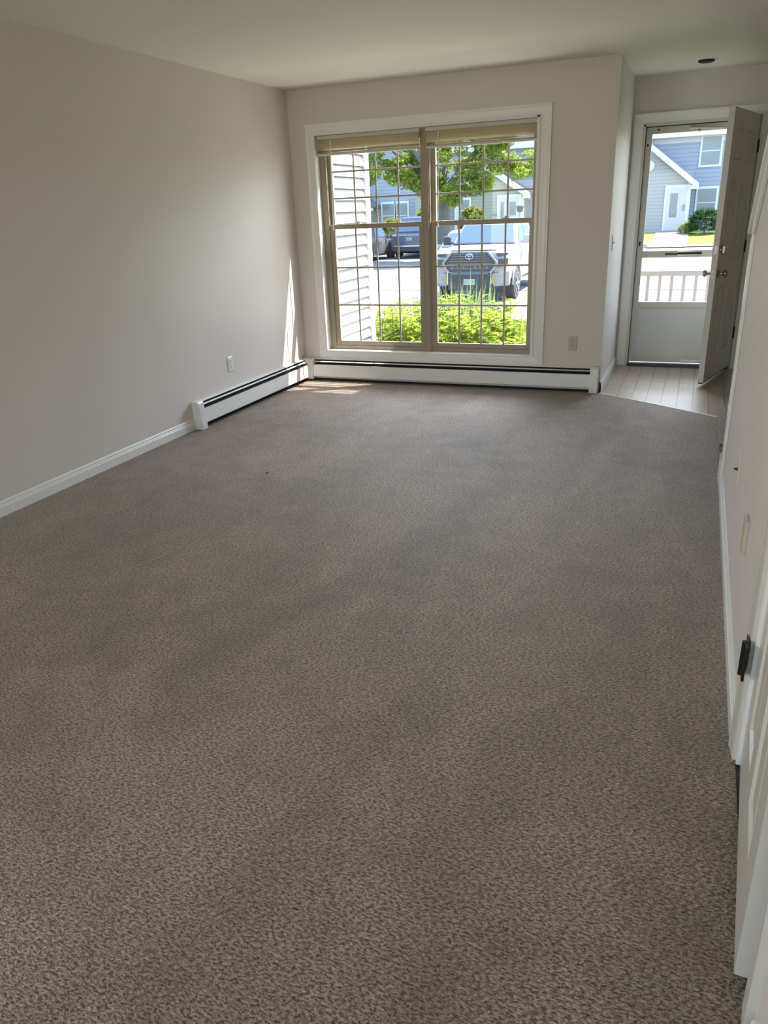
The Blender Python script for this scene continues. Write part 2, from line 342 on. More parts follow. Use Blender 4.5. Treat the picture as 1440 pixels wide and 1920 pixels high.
# ---------------------------------------------------------------- baseboards and trims
def base_profile(h=0.083):
    return [(0, 0), (0.014, 0), (0.014, h*0.62), (0.011, h*0.66), (0.011, h*0.74), (0.0085, h*0.78), (0.0085, h*0.9), (0.004, h), (0, h)]
def baseboard(name, org, along, outv, L):
    a = Vector(along); o = Vector(outv)
    poly = [Vector(org)+o*p+Vector((0, 0, q)) for p, q in base_profile()]
    return struct(MB().prism(poly, a*L).build(name, M['trim']))
baseboard('baseboard_left', (0, -1.870, 0), (0, -1, 0), (1, 0, 0), 7.13)
baseboard('baseboard_entry_left', (W, -0.012, 0), (0, 1, 0), (1, 0, 0), E+0.0)
baseboard('baseboard_right', (R, -2.192, 0), (0, -1, 0), (-1, 0, 0), 2.210)
baseboard('baseboard_right_near', (R, -5.305, 0), (0, -1, 0), (-1, 0, 0), 3.69)
struct(MB().box(W-0.0, W+0.014, -0.012, -0.0, 0, 0.083).build('baseboard_corner', M['trim']))

def casing_profile(wd=0.075, th=0.018):
    # (across from the opening outwards, out of the wall)
    return [(0, 0), (0, 0.009), (0.006, 0.011), (0.018, 0.011), (0.026, 0.0125), (wd-0.022, 0.014), (wd-0.014, 0.0165), (wd-0.008, th), (wd, th), (wd, 0)]
def frame_ring(x0, x1, z0, z1, yface, prof, sides='LTRB', outy=-1):
    """mitred casing round a rectangular opening in a wall facing -y"""
    mb = MB()
    n = len(prof)
    def ring(cx, cz, sx, sz): return [(cx+sx*p, yface+outy*q, cz+sz*p) for p, q in prof]
    cs = {'BL': ring(x0, z0, -1, -1), 'TL': ring(x0, z1, -1, 1), 'TR': ring(x1, z1, 1, 1), 'BR': ring(x1, z0, 1, -1)}
    def flat(c, z): return [(x, y, z) for x, y, _ in c]
    if 'B' not in sides:
        cs['BL'] = flat(cs['BL'], z0); cs['BR'] = flat(cs['BR'], z0)
    seq = []
    if 'L' in sides: seq.append(('BL', 'TL'))
    if 'T' in sides: seq.append(('TL', 'TR'))
    if 'R' in sides: seq.append(('TR', 'BR'))
    if 'B' in sides: seq.append(('BR', 'BL'))
    for a, b in seq: mb.loft([cs[a], cs[b]])
    return mb

# ---------------------------------------------------------------- picture window (two double-hung units)
win = struct(MB().box(0.292, 2.128, 0.076, 0.154, oz0+0.001, oz0+0.052).box(0.292, 2.128, 0.076, 0.154, oz1-0.045, oz1-0.001)
             .box(0.217, 0.292, 0.075, 0.155, oz0, oz1).box(2.128, 2.148, 0.075, 0.155, oz0, oz1)
             .box(1.182, 1.240, 0.070, 0.155, oz0, oz1).box(1.192, 1.230, 0.060, 0.072, oz0, oz1-0.02).build('window_1', M['vinyl'], bevel=0.003))
win['label'] = 'wide twin double-hung window with tan frames and white grilles'
cs_ = frame_ring(0.234, 2.169-0.0, 0.278, 2.096, 0.0, casing_profile()); cas = cs_.build('window_casing', M['trim'], win)
# white jamb liner
MB().box(0.217, 0.234, -0.001, 0.08, 0.262, 2.1).box(2.132, 2.150, -0.001, 0.08, 0.262, 2.1).box(0.217, 2.15, -0.001, 0.08, 2.083, 2.1).box(0.217, 2.15, -0.001, 0.08, 0.262, 0.279).build('window_jamb', M['trim'], win)
def sash(x0, x1, z0, z1, y, st, rt, rb, cols, rows, nm):
    f = MB().box(x0, x0+st, y-0.016, y+0.016, z0, z1).box(x1-st, x1, y-0.016, y+0.016, z0, z1).box(x0+st, x1-st, y-0.016, y+0.016, z0, z0+rb).box(x0+st, x1-st, y-0.016, y+0.016, z1-rt, z1)
    s = f.build('sash', M['vinyl'], win, bevel=0.003); s['label'] = nm
    g = MB().box(x0+st, x1-st, y-0.002, y+0.002, z0+rb, z1-rt).build('pane', M['glass'], s)
    mb = MB(); gx0, gx1, gz0, gz1 = x0+st, x1-st, z0+rb, z1-rt
    for i in range(1, cols): xx = gx0+(gx1-gx0)*i/cols; mb.box(xx-0.0075, xx+0.0075, y-0.009, y-0.002, gz0, gz1)
    for j in range(1, rows): zz = gz0+(gz1-gz0)*j/rows; mb.box(gx0, gx1, y-0.010, y-0.002, zz-0.0075, zz+0.0075)
    mb.build('grille', M['muntin'], s, bevel=0.002)
    return s
for (a, b, nm) in ((0.292, 1.182, 'left'), (1.240, 2.128, 'right')):
    sash(a+0.004, b-0.004, 1.335, oz1-0.046, 0.130, 0.034, 0.04, 0.035, 4, 3, f'upper {nm} sash, set back')
    lo = sash(a+0.004, b-0.004, oz0+0.053, 1.372, 0.096, 0.044, 0.040, 0.040, 4, 3, f'lower {nm} sash')
    for fx in (0.30, 0.72):
        cx = a+(b-a)*fx
        MB().box(cx-0.028, cx+0.028, 0.090, 0.112, 1.372, 1.378).tube((cx, 0.10, 1.376), (cx, 0.10, 1.390), 0.010).box(cx-0.006, cx+0.032, 0.092, 0.100, 1.384, 1.392).build('sash_lock', M['almond'], lo, bevel=0.001)

# ---------------------------------------------------------------- blinds
def blind(x0, x1, nm, wandx, cordx):
    r = empty('window_blind', ((x0+x1)/2, 0.045, 2.08), nm, 'blind')
    ox, oy, oz = r.location
    def L(mb): mb.v = [(x-ox, y-oy, z-oz) for x, y, z in mb.v]; return mb
    L(MB().box(x0, x1, 0.030, 0.058, 2.052, 2.080)).build('head_rail', M['blindrail'], r, bevel=0.002)
    for k, z in enumerate((2.040, 2.020, 2.000, 1.982)):
        L(MB().prism([(x0+.004, 0.034, z-0.0125), (x0+.004, 0.038, z-0.003), (x0+.004, 0.046, z+0.0065), (x0+.004, 0.055, z+0.0115), (x0+.004, 0.055, z+0.013), (x0+.004, 0.0445, z+0.0075), (x0+.004, 0.0365, z-0.0025), (x0+.004, 0.0325, z-0.0125)], (x1-x0-.008, 0, 0))).build('slat', M['blind'], r)
    z = 1.968; k = 0
    while z > 1.944:
        dy = random.uniform(-0.002, 0.002); tl = random.uniform(-0.002, 0.002)
        L(MB().prism([(x0+.004, 0.028+dy, z-0.0012), (x0+.004, 0.044+dy, z+0.0012+tl), (x0+.004, 0.058+dy, z-0.0008+tl), (x0+.004, 0.058+dy, z+0.0004+tl), (x0+.004, 0.044+dy, z+0.0026+tl), (x0+.004, 0.028+dy, z+0.0002)], (x1-x0-.008, 0, 0))).build('slat', M['blind'], r)
        z -= 0.0042
    L(MB().box(x0+.004, x1-.004, 0.028, 0.060, 1.926, 1.944)).build('bottom_rail', M['blindrail'], r, bevel=0.003)
    L(MB().tube((wandx, 0.026, 2.045), (wandx-0.012, 0.020, 1.34), 0.0042, 0.0042, 6).tube((wandx-0.012, 0.020, 1.345), (wandx-0.012, 0.020, 1.325), 0.006, 0.006, 8)).build('tilt_wand', M['white_pl'], r)
    for cx in (x0+0.13, (x0+x1)/2, x1-0.16):
        m = MB(); pts = [(cx, 0.024, 2.05), (cx+0.004, 0.022, 1.98), (cx-0.008, 0.020, 1.955), (cx+0.010, 0.019, 1.962), (cx-0.004, 0.022, 1.935)]
        for p, q in zip(pts, pts[1:]): m.tube(p, q, 0.0011, 0.0011, 5)
        L(m).build('ladder_cord', M['white_pl'], r)
blind(0.240, 1.168, 'raised ivory mini blind at the top of the left half of the window', 0.370, 0.3)
blind(1.222, 2.128, 'raised ivory mini blind at the top of the right half of the window', 1.335, 1.3)

# ---------------------------------------------------------------- baseboard heaters
def heater(axis, a0, a1, nm, endlab, caps=(1, 1)):
    """axis 'x': runs along the window wall; 'y': along the left wall. d = distance from wall."""
    def P(a, d, z): return (a, -d-0.001, z) if axis == 'x' else (d+0.001, a, z)
    r = empty('baseboard_heater', P((a0+a1)/2, 0.03, 0.0), nm, 'baseboard heater')
    org = r.location
    def bd(mb, name, m, **k):
        mb.v = [(x-org[0], y-org[1], z-org[2]) for x, y, z in mb.v]; return mb.build(name, m, r, **k)
    def strip(poly, s=a0, e=a1):
        off = Vector(P(e, 0, 0))-Vector(P(s, 0, 0)); return MB().prism([P(s, d_, z) for d_, z in poly], off)
    bd(strip([(0, 0.012), (0.004, 0.012), (0.004, 0.205), (0, 0.205)]), 'back_plate', M['heater'])
    bd(strip([(0.004, 0.045), (0.044, 0.045), (0.044, 0.150), (0.004, 0.150)]), 'fin_tube', M['fins'])
    bd(strip([(0.004, 0.203), (0.026, 0.2035), (0.032, 0.200), (0.0335, 0.195), (0.0315, 0.195), (0.030, 0.199), (0.025, 0.201), (0.004, 0.200)]), 'top_cover', M['heater'])
    bd(strip([(0.036, 0.176), (0.0475, 0.1725), (0.050, 0.175), (0.0475, 0.1775), (0.036, 0.181)]), 'damper_blade', M['heater'])
    bd(strip([(0.0045, 0.151), (0.012, 0.151), (0.012, 0.199), (0.0045, 0.199)]), 'slot_shade', M['dark'])  # black strip painted in for the shade inside the slots
    bd(strip([(0.060, 0.150), (0.0625, 0.150), (0.070, 0.044), (0.066, 0.038), (0.055, 0.040), (0.055, 0.043), (0.065, 0.045)]), 'front_panel', M['heater'])
    bd(strip([(0.006, 0.0), (0.040, 0.0), (0.040, 0.012), (0.006, 0.012)]), 'floor_gap_shade', M['dark'])  # solid black strip in place of the shade under the heater
    cap = [(0, 0.0), (0.078, 0.0), (0.078, 0.040), (0.064, 0.196), (0.050, 0.210), (0, 0.210)]
    for s, e, use in ((a0-0.004, a0+0.062, caps[0]), (a1-0.062, a1+0.004, caps[1])):
        if use: bd(strip(cap, s, e), 'end_cap', M['heater'], bevel=0.003)
    return r, bd
h1, _ = heater('y', -1.862, -0.088, 'white baseboard heater along the left wall, with an end cap towards the room', '', (1, 0))
h2, bd2 = heater('x', 0.088, 2.708, 'long white baseboard heater under the window', '', (0, 1))
# corner piece joining the two
cpf = MB().prism([(0.001, -0.001, 0.0), (0.001, -0.104, 0.0), (0.074, -0.104, 0.0), (0.108, -0.074, 0.0), (0.108, -0.001, 0.0)], (0, 0, 0.0))
cpf = MB().loft([[(0.001, -0.001, 0.02), (0.001, -0.098, 0.02), (0.078, -0.098, 0.02), (0.104, -0.078, 0.02), (0.104, -0.001, 0.02)],
                 [(0.001, -0.001, 0.19), (0.001, -0.098, 0.19), (0.062, -0.098, 0.19), (0.104, -0.062, 0.19), (0.104, -0.001, 0.19)],
                 [(0.001, -0.001, 0.209), (0.001, -0.098, 0.209), (0.045, -0.098, 0.209), (0.104, -0.045, 0.209), (0.104, -0.001, 0.209)]])
bd2(cpf, 'corner_cover', M['heater'], bevel=0.003)

# ---------------------------------------------------------------- outlets, switch, plates
def wallplate(name, mtx, label, cat, kind, m):
    """local frame: x across, z up, -y out of the wall"""
    r = empty(name, (0, 0, 0), label, cat); r.matrix_world = mtx
    pl = MB().loft([[(-.035, 0, -.0575), (.035, 0, -.0575), (.035, 0, .0575), (-.035, 0, .0575)], [(-.035, -.003, -.0575), (.035, -.003, -.0575), (.035, -.003, .0575), (-.035, -.003, .0575)],
                    [(-.031, -.006, -.0535), (.031, -.006, -.0535), (.031, -.006, .0535), (-.031, -.006, .0535)]]).build('cover_plate', m, r)
    if kind == 'outlet':
        for zc in (0.0195, -0.0195):
            rc = MB(); rc.lathe([(0, 0.0165), (0.002, 0.0165), (0.0025, 0.015)], (0, -.006, zc), (0, -1, 0), 20); rc.build('receptacle', m, r)
            MB().box(-.0075, -.0050, -.0092, -.0086, zc-0.001, zc+0.008).box(.0050, .0075, -.0092, -.0086, zc-0.001, zc+0.008).lathe([(0, 0.003), (0.0006, 0.003)], (0, -.0086, zc-0.008), (0, -1, 0), 12).build('slot', M['dark'], r)
        MB().lathe([(0, .003), (.001, .0025)], (0, -.006, 0), (0, -1, 0), 10).build('screw', M['brass'], r)
    if kind == 'switch':
        MB().box(-.005, .005, -.0065, -.006, -.012, .012).build('switch_slot', M['dark'], r)
        MB().prism([(-.004, -.006, .004), (-.004, -.018, -.002), (-.004, -.018, -.008), (-.004, -.006, -.006)], (.008, 0, 0)).build('toggle', M['brass'], r, bevel=.001)
    if kind == 'coax':
        MB().tube((0, -.006, 0), (0, -.010, 0), .007, .007, 6).tube((0, -.010, 0), (0, -.020, 0), .0045).build('jack', M['bronze'], r)
        for zc in (.042, -.042): MB().lathe([(0, .003), (.001, .0025)], (0, -.006, zc), (0, -1, 0), 10).build('screw', m, r)
    return r
def basis(loc, outv):
    o = Vector(outv); z = Vector((0, 0, 1)); y = -o; x = y.cross(z)
    return Matrix(((x.x, y.x, 0, loc[0]), (x.y, y.y, 0, loc[1]), (0, 0, 1, loc[2]), (0, 0, 0, 1)))
wallplate('wall_outlet', basis((0.0005, -1.295, 0.383), (1, 0, 0)), 'white duplex outlet on the left wall above the heater', 'outlet', 'outlet', M['white_pl'])
wallplate('wall_outlet', basis((2.486, -0.0005, 0.390), (0, -1, 0)), 'beige duplex outlet right of the window', 'outlet', 'outlet', M['almond'])
wallplate('light_switch', basis((W+0.0005, 0.235, 1.160), (1, 0, 0)), 'small toggle light switch on the side wall by the front door', 'switch', 'switch', M['white_pl'])
wallplate('cable_jack_plate', basis((R-0.0005, -3.197, 0.438), (-1, 0, 0)), 'ivory wall plate with a dark cable jack, low on the right wall', 'wall plate', 'coax', M['ivory'])
b_ = wallplate('wall_outlet', basis((R-0.0005, -3.875, 0.434), (-1, 0, 0)), 'thick almond wall plate on the right wall, nearest the closet', 'outlet', 'none', M['almond'])
MB().box(-.036, .036, -.013, 0, -.058, .058).build('cover_box', M['almond'], b_, bevel=.003)

# recessed ceiling light by the entry
r = empty('recessed_ceiling_light', (3.279, 0.640, H), 'dark round recessed light in the ceiling above the entry', 'ceiling light')
MB().lathe([(0, .060), (-.004, .060), (-.007, .072), (-.003, .078), (0, .079)], (0, 0, 0), (0, 0, 1), 40).build('trim_ring', M['white_pl'], r, smooth=True)
MB().lathe([(-.0075, .0), (-.008, .058), (-.006, .0605)], (0, 0, 0), (0, 0, 1), 40).build('bulb_well_shade', M['dark'], r)  # flat black disc, shade of the recess put into colour
MB().lathe([(-.020, .050), (-.016, .057), (-.011, .060), (-.0105, .055)], (0, 0, 0), (0, 0, 1), 40).build('baffle', M['dark'], r, smooth=True)

# ---------------------------------------------------------------- knee wall trim and stairs
ang = math.atan(0.68)
tw = MB()
tw.box(R-0.016, R, -2.185, -2.100, 0.0, 1.29)
struct(tw.build('trim_1', M['trim'], bevel=0.004, seg=3))
def slopebar(x0, x1, za, zb, ystart, yend):
    f = lambda y: 1.290+(-2.18-y)*0.68
    return MB().prism([(x0, ystart, f(ystart)+za), (x0, yend, f(yend)+za), (x0, yend, f(yend)+zb), (x0, ystart, f(ystart)+zb)], (x1-x0, 0, 0))
struct(slopebar(R-0.016, R, -0.0, 0.10, -2.10, -3.62).build('trim_2', M['trim'], bevel=0.003))
struct(slopebar(R-0.030, R+0.14, 0.10, 0.125, -2.02, -3.60).build('trim_3', M['trim'], bevel=0.006))
struct(MB().prism([(R+0.002, -2.10, 1.24), (R+0.002, -2.10, 1.34), (R+0.002, -3.60, 2.35), (R+0.002, -3.60, 2.25)], (0.106, 0, 0)).build('trim_4', M['trim']))
stairs = empty('staircase', (4.1, -1.2, 0), 'carpeted stairs behind the right wall, only the rounded bottom step showing', 'stairs')
sx, sy, _z = stairs.location
def tread(x0, x1, ya, yb, z0, z1, name='step', rnd=0.0):
    mb = MB()
    if rnd:
        n = 10; pts = []
        for i in range(n+1):
            t = math.pi/2*i/n; pts.append((x0+rnd-rnd*math.sin(t), ya-rnd+rnd*math.cos(t)) if False else (x0+rnd-rnd*math.cos(t), ya-rnd+rnd*math.sin(t)))
        pts += [(x1, ya), (x1, yb), (x0, yb)]
        # riser set back under the bullnose
        mb.loft([[(x+0.010, y, z0) for x, y in pts], [(x+0.008, y, z1-0.045) for x, y in pts],
                 [(x, y, z1-0.030) for x, y in pts], [(x, y, z1-0.008) for x, y in pts], [(x+0.006 if x < x0+rnd else x, y-0.004, z1) for x, y in pts]])
    else: mb.box(x0, x1, yb, ya, z0, z1)
    mb.v = [(x-sx, y-sy, z) for x, y, z in mb.v]
    return mb.build(name, M['carpet'], stairs, bevel=0.006)
tread(3.597, 4.60, -1.08, -1.95, 0.0, 0.18, rnd=0.055)
for k in range(1, 11): tread(3.745, 4.60, -1.42-0.26*(k-1), -1.42-0.26*k, 0.18 if k < 3 else 0.19*(k-1), 0.18+0.19*k)
sk = MB().box(3.606, 3.622, -2.098, -1.96, 0, 0.13); sk.v = [(x-sx, y-sy, z) for x, y, z in sk.v]; sk.build('skirt_board', M['trim'], stairs)

# ---------------------------------------------------------------- closet door on the right
def casing_x(y0, y1, z1, xface, mb=None):
    prof = casing_profile(0.072, 0.016); mb = MB()
    def ring(cy, cz, s, up): return [(xface-q, cy+s*p, cz+up*p) for p, q in prof]
    mb.loft([[(x, y, 0.0) for x, y, z in ring(y1, 0, 1, 0)], ring(y1, z1, 1, 1)])
    mb.loft([ring(y1, z1, 1, 1), ring(y0, z1, -1, 1)])
    mb.loft([ring(y0, z1, -1, 1), [(x, y, 0.0) for x, y, z in ring(y0, 0, -1, 0)]])
    return mb
struct(casing_x(cy0, cy1, 2.04, R).build('trim_5', M['closet']))
struct(MB().box(R, R+0.11, cy1-0.018, cy1, 0, 2.05).box(R, R+0.11, cy0, cy0+0.018, 0, 2.05).box(R, R+0.11, cy0, cy1, 2.03, 2.05).build('trim_6', M['trim']))

def panel_door(w, h, t, panels, m, name='leaf', parent=None, xf=None, both=True):
    """leaf: x 0..w, z 0..h, y 0..t ; panels list (x0,x1,z0,z1) recessed with a raised field"""
    mb = MB()
    xs = sorted({0, w}|{p[0] for p in panels}|{p[1] for p in panels}); zs = sorted({0, h}|{p[2] for p in panels}|{p[3] for p in panels})
    def isin(a, b, c, d): return any(p[0] <= a+1e-6 and p[1] >= b-1e-6 and p[2] <= c+1e-6 and p[3] >= d-1e-6 for p in panels)
    for a, b in zip(xs, xs[1:]):
        for c, d_ in zip(zs, zs[1:]):
            if not isin(a, b, c, d_): mb.quad((a, 0, c), (b, 0, c), (b, 0, d_), (a, 0, d_)); mb.quad((a, t, c), (a, t, d_), (b, t, d_), (b, t, c))
    for (a, b, c, d_) in panels:
        for y0, s in ((0, 1), (t, -1)):
            def rr(i, dep): return [(a+i, y0+s*dep, c+i), (b-i, y0+s*dep, c+i), (b-i, y0+s*dep, d_-i), (a+i, y0+s*dep, d_-i)]
            rings = [rr(0, 0), rr(0.008, 0.012), rr(0.020, 0.013), rr(0.046, 0.003), ]
            for A, B in zip(rings, rings[1:]):
                for k in range(4):
                    q = (A[k], A[(k+1) % 4], B[(k+1) % 4], B[k]); mb.quad(*(q if s == 1 else q[::-1]))
            q = rings[-1]; mb.quad(*(q if s == 1 else q[::-1]))
    mb.quad((0, 0, 0), (0, t, 0), (w, t, 0), (w, 0, 0)); mb.quad((0, 0, h), (w, 0, h), (w, t, h), (0, t, h))
    mb.quad((0, 0, 0), (0, 0, h), (0, t, h), (0, t, 0)); mb.quad((w, 0, 0), (w, t, 0), (w, t, h), (w, 0, h))
    return mb.build(name, m, parent, xf=xf)
def six(w, h):
    a0, a1 = 0.115, w/2-0.05; b0, b1 = w/2+0.05, w-0.115; P = []
    for z0, z1 in ((0.19, 0.74), (0.94, 1.55), (1.68, 1.89)): P += [(a0, a1, z0*h/2.03, z1*h/2.03), (b0, b1, z0*h/2.03, z1*h/2.03)]
    return P
# hinge at far jamb, leaf swung a little into the room
hp = Vector((R-0.004, cy1-0.020, 0.018)); tip = Vector((3.598, -5.170, 0.018))
dd = Vector((tip.x-(R+0.010), tip.y-hp.y, 0)).normalized(); perp = Vector((-dd.y, dd.x, 0))
if perp.x < 0: perp = -perp
xf = Matrix(((dd.x, perp.x, 0, tip.x-dd.x*0.680), (dd.y, perp.y, 0, tip.y-dd.y*0.680), (0, 0, 1, 0.018), (0, 0, 0, 1)))
cd = panel_door(0.680, 2.00, 0.032, six(0.680, 2.0), M['closet'], 'door_3', xf=xf); struct(cd, 'white six-panel closet door, slightly ajar, beside the viewer')
for hz in (0.285, 1.02, 1.76):
    MB().tube((R-0.023, cy1-0.012, hz), (R-0.023, cy1-0.012, hz+0.100), 0.0085).box(R-0.0175, R-0.0155, cy1-0.012, cy1+0.030, hz, hz+0.100).box(R-0.024, R-0.0175, cy1-0.048, cy1-0.014, hz, hz+.1).build('hinge', M['black'], cd, bevel=0.001)

# ---------------------------------------------------------------- front door, storm door
cmb = frame_ring(2.818, 3.742, 0.0, 2.082, E, casing_profile(0.073, 0.017), 'LTR')
struct(cmb.build('trim_7', M['trim']))
struct(MB().box(2.8255, 2.842, E+0.004, E+0.155, 0, 2.068).box(3.725, 3.7415, E+0.004, E+0.155, 0, 2.068).box(2.8255, 3.7415, E+0.004, E+0.155, 2.052, 2.0715)
       .box(2.842, 2.854, E+0.046, E+0.058, 0, 2.052).box(2.842, 3.725, E+0.046, E+0.058, 2.040, 2.052).build('trim_8', M['storm']))
MBt = MB().box(2.842, 2.846, E+0.006, E+0.045, 0.02, 2.052).box(2.842, 3.725, E+0.006, E+0.045, 2.047, 2.052)
struct(MBt.build('trim_9', M['dark']))
th = MB().prism([(2.84, E-0.03, -0.004), (2.84, E-0.03, 0.006), (2.84, E+0.0, 0.018), (2.84, E+0.15, 0.020), (2.84, E+0.15, -0.004)], (0.885, 0, 0)).build('door_threshold', M['thresh'])
tag(th, 'dark wooden threshold under the storm door', 'threshold')

# front door leaf, open into the hall
hinge = Vector((3.738, E-0.006, 0.036)); latch_out = Vector((3.475, 0.335, 0.036)); TH = 0.044; LW = 0.865
# interior face normal n, leaf direction dv
best = None
for k in range(3000):
    a = math.radians(60+k*0.01); dv = Vector((-math.cos(a), -math.sin(a), 0)); n = Vector((math.sin(a), -math.cos(a), 0))
    e = (hinge+dv*LW-n*TH); er = (e.x-latch_out.x)**2+0.02*(e.y-latch_out.y)**2
    if best is None or er < best[0]: best = (er, a, dv, n)
_, a, dv, n = best
xf = Matrix(((dv.x, -n.x, 0, hinge.x), (dv.y, -n.y, 0, hinge.y), (0, 0, 1, hinge.z), (0, 0, 0, 1)))
fd = panel_door(LW, 2.042, TH, six(LW, 2.042), M['door'], 'door_1', xf=xf)
struct(fd, 'white six-panel front door standing open into the hall')
def onleaf(mb, name, m, **k):
    return mb.build(name, m, fd, xf=xf, **k)
kx = LW-0.065
for s in (-1, 1):
    y0 = 0.0 if s < 0 else TH
    onleaf(MB().lathe([(0, .033), (.006, .031), (.010, .016), (.022, .011), (.036, .012), (.042, .022), (.052, .028), (.062, .027), (.068, .018), (.070, .004)], (kx, y0, 0.865), (0, s, 0), 24), 'door_knob', M['brass'], smooth=True)
onleaf(MB().lathe([(0, .033), (.010, .031), (.014, .020), (.015, .019)], (kx, 0, 1.045), (0, -1, 0), 24).box(kx-.006, kx+.006, -.030, -.014, 1.022, 1.068), 'deadbolt', M['brass'], smooth=True)
onleaf(MB().lathe([(0, .030), (.012, .027), (.016, .018)], (kx, TH, 1.045), (0, 1, 0), 24), 'deadbolt_cylinder', M['brass'], smooth=True)
onleaf(MB().box(LW, LW+.0015, .010, .034, 0.835, 0.895).box(LW, LW+.0015, .010, .034, 1.015, 1.075).box(LW+.001, LW+.010, .017, .028, .855, .875), 'latch_plate', M['brass'])
for hz in (0.24, 0.98, 1.76):
    onleaf(MB().tube((-0.004, -0.006, hz), (-0.004, -0.006, hz+0.10), 0.008).box(-0.006, 0.022, -0.0012, 0.0, hz, hz+0.10).box(-0.030, -0.004, -0.002, 0.001, hz, hz+0.10), 'hinge', M['bronze'])
onleaf(MB().box(-0.010, -0.001, 0.002, TH-0.004, 0.0, 2.04), 'hinge_gap_shade', M['dark'])  # dark strip drawn in for the shaded gap at the hinge
onleaf(MB().box(0.01, LW-0.002, 0.006, TH-0.006, -0.012, 0.0), 'door_sweep', M['dark'])

# storm door
sd = MB(); y0, y1 = E+0.062, E+0.092; X0, X1 = 2.850, 3.722
sd.box(X0, X0+0.045, y0, y1, 0.028, 2.045).box(X1-0.045, X1, y0, y1, 0.028, 2.045)
sd.box(X0+0.045, X1-0.045, y0, y1, 1.995, 2.045).box(X0+0.045, X1-0.045, y0, y1, 0.975, 1.035).box(X0+0.045, X1-0.045, y0, y1, 0.532, 0.585).box(X0+0.045, X1-0.045, y0, y1, 0.028, 0.098)
sdo = sd.build('door_2', M['storm'], bevel=0.004); struct(sdo, 'closed storm door with two glass panes over a flat kick panel')
MB().box(X0+0.045, X1-0.045, y0+0.010, y1-0.010, 0.098, 0.532).build('kick_panel', M['storm_panel'], sdo)
MB().box(X0+0.045, X1-0.045, y0+0.013, y0+0.017, 1.035, 1.995).build('upper_pane', M['glass'], sdo)
MB().box(X0+0.045, X1-0.045, y0+0.013, y0+0.017, 0.585, 0.975).build('lower_pane', M['glass'], sdo)
MB().box(3.09, 3.20, y0-0.010, y0, 0.998, 1.012).box(3.20, 3.40, y0-0.014, y0-0.001, 0.992, 1.030).build('latch_handle', M['bronze'], sdo, bevel=0.002)
MB().box(3.205, 3.385, y0-0.020, y0-0.014, 1.000, 1.022).build('handle_insert', M['black'], sdo)
MB().box(3.195, 3.40, y0-0.018, y0-0.013, 1.022, 1.026).box(3.195, 3.40, y0-0.018, y0-0.013, 0.994, 0.998).build('handle_edge', M['chrome'], sdo)
MB().tube((3.31, y0-0.022, 0.050), (3.52, y0-0.030, 0.050), 0.011).tube((3.52, y0-0.030, 0.05), (3.60, y0-0.034, .05), 0.005).build('lower_closer', M['white_pl'], sdo)
MB().tube((3.20, y0-0.018, 2.025), (3.46, y0-0.050, 2.005), 0.012).tube((3.46, y0-0.050, 2.005), (3.70, y0-0.055, 2.0), 0.005).build('upper_closer', M['storm'], sdo)
for zz in (1.90, 1.10, 1.08): MB().box(X0+0.006, X0+0.020, y0-0.003, y0, zz, zz+0.018).build('screen_clip', M['dark'], sdo)
for xx in (2.93, 3.22): MB().box(xx, xx+0.024, y0-0.003, y0, 2.022, 2.030).build('screen_clip', M['dark'], sdo)
MB().box(3.255, 3.290, y0-0.008, y0, 2.005, 2.022).box(3.270, 3.275, y0-0.008, y0, 1.985, 2.022).build('window_latch', M['bronze'], sdo)

# ================================================================ OUTSIDE
def gz(y):
    pts = [(1.3, -0.50), (6, -0.62), (9.8, -0.80), (13, -0.85), (17, -0.85), (26, -0.58), (30, -0.52), (32.5, -0.46), (36.8, -0.10), (60, -0.08), (200, -0.08)]
    if y <= pts[0][0]: return pts[0][1]
    for (a, b), (c, d_) in zip(pts, pts[1:]):
        if y <= c: return b+(d_-b)*(y-a)/(c-a)
    return pts[-1][1]
def ground(name, x0, x1, y0, y1, m, dz=0.0, n=24):
    mb = MB(); ys = [y0+(y1-y0)*i/n for i in range(n+1)]
    for a, b in zip(ys, ys[1:]): mb.quad((x0, a, gz(a)+dz), (x1, a, gz(a)+dz), (x1, b, gz(b)+dz), (x0, b, gz(b)+dz))
    return struct(mb.build(name, m))
ground('garden_soil', -0.5, 2.602, 0.17, 3.6, M['mulch'])
ground('lawn_near', -6, 12, 3.6, 9.8, M['lawn'])
ground('parking_lot', -40, 40, 9.8, 32.0, M['asphalt'], n=60)
ground('street_curb', -40, 40, 9.6, 10.6, M['concrete'], 0.012)
ground('parking_apron', -40, 40, 16.6, 20.5, M['concrete'], 0.01)
ground('lawn_far', -40, 40, 32.0, 60, M['lawn'], 0.03)
ground('far_walkway', 1.15, 2.75, 31.0, 37.95, M['concrete'], 0.05)
ground('far_kerb', -40, 40, 31.2, 32.1, M['concrete'], 0.04)
ground('back_lawn', -12, 14, -40, YB-0.2, M['lawn'], 0.2)
struct(MB().box(W-0.12, FX+0.12, E+0.16, 2.35, 2.52, 2.62).build('entry_sun_block', M['trimext']))  # unseen slab added to keep direct sun out of the entry
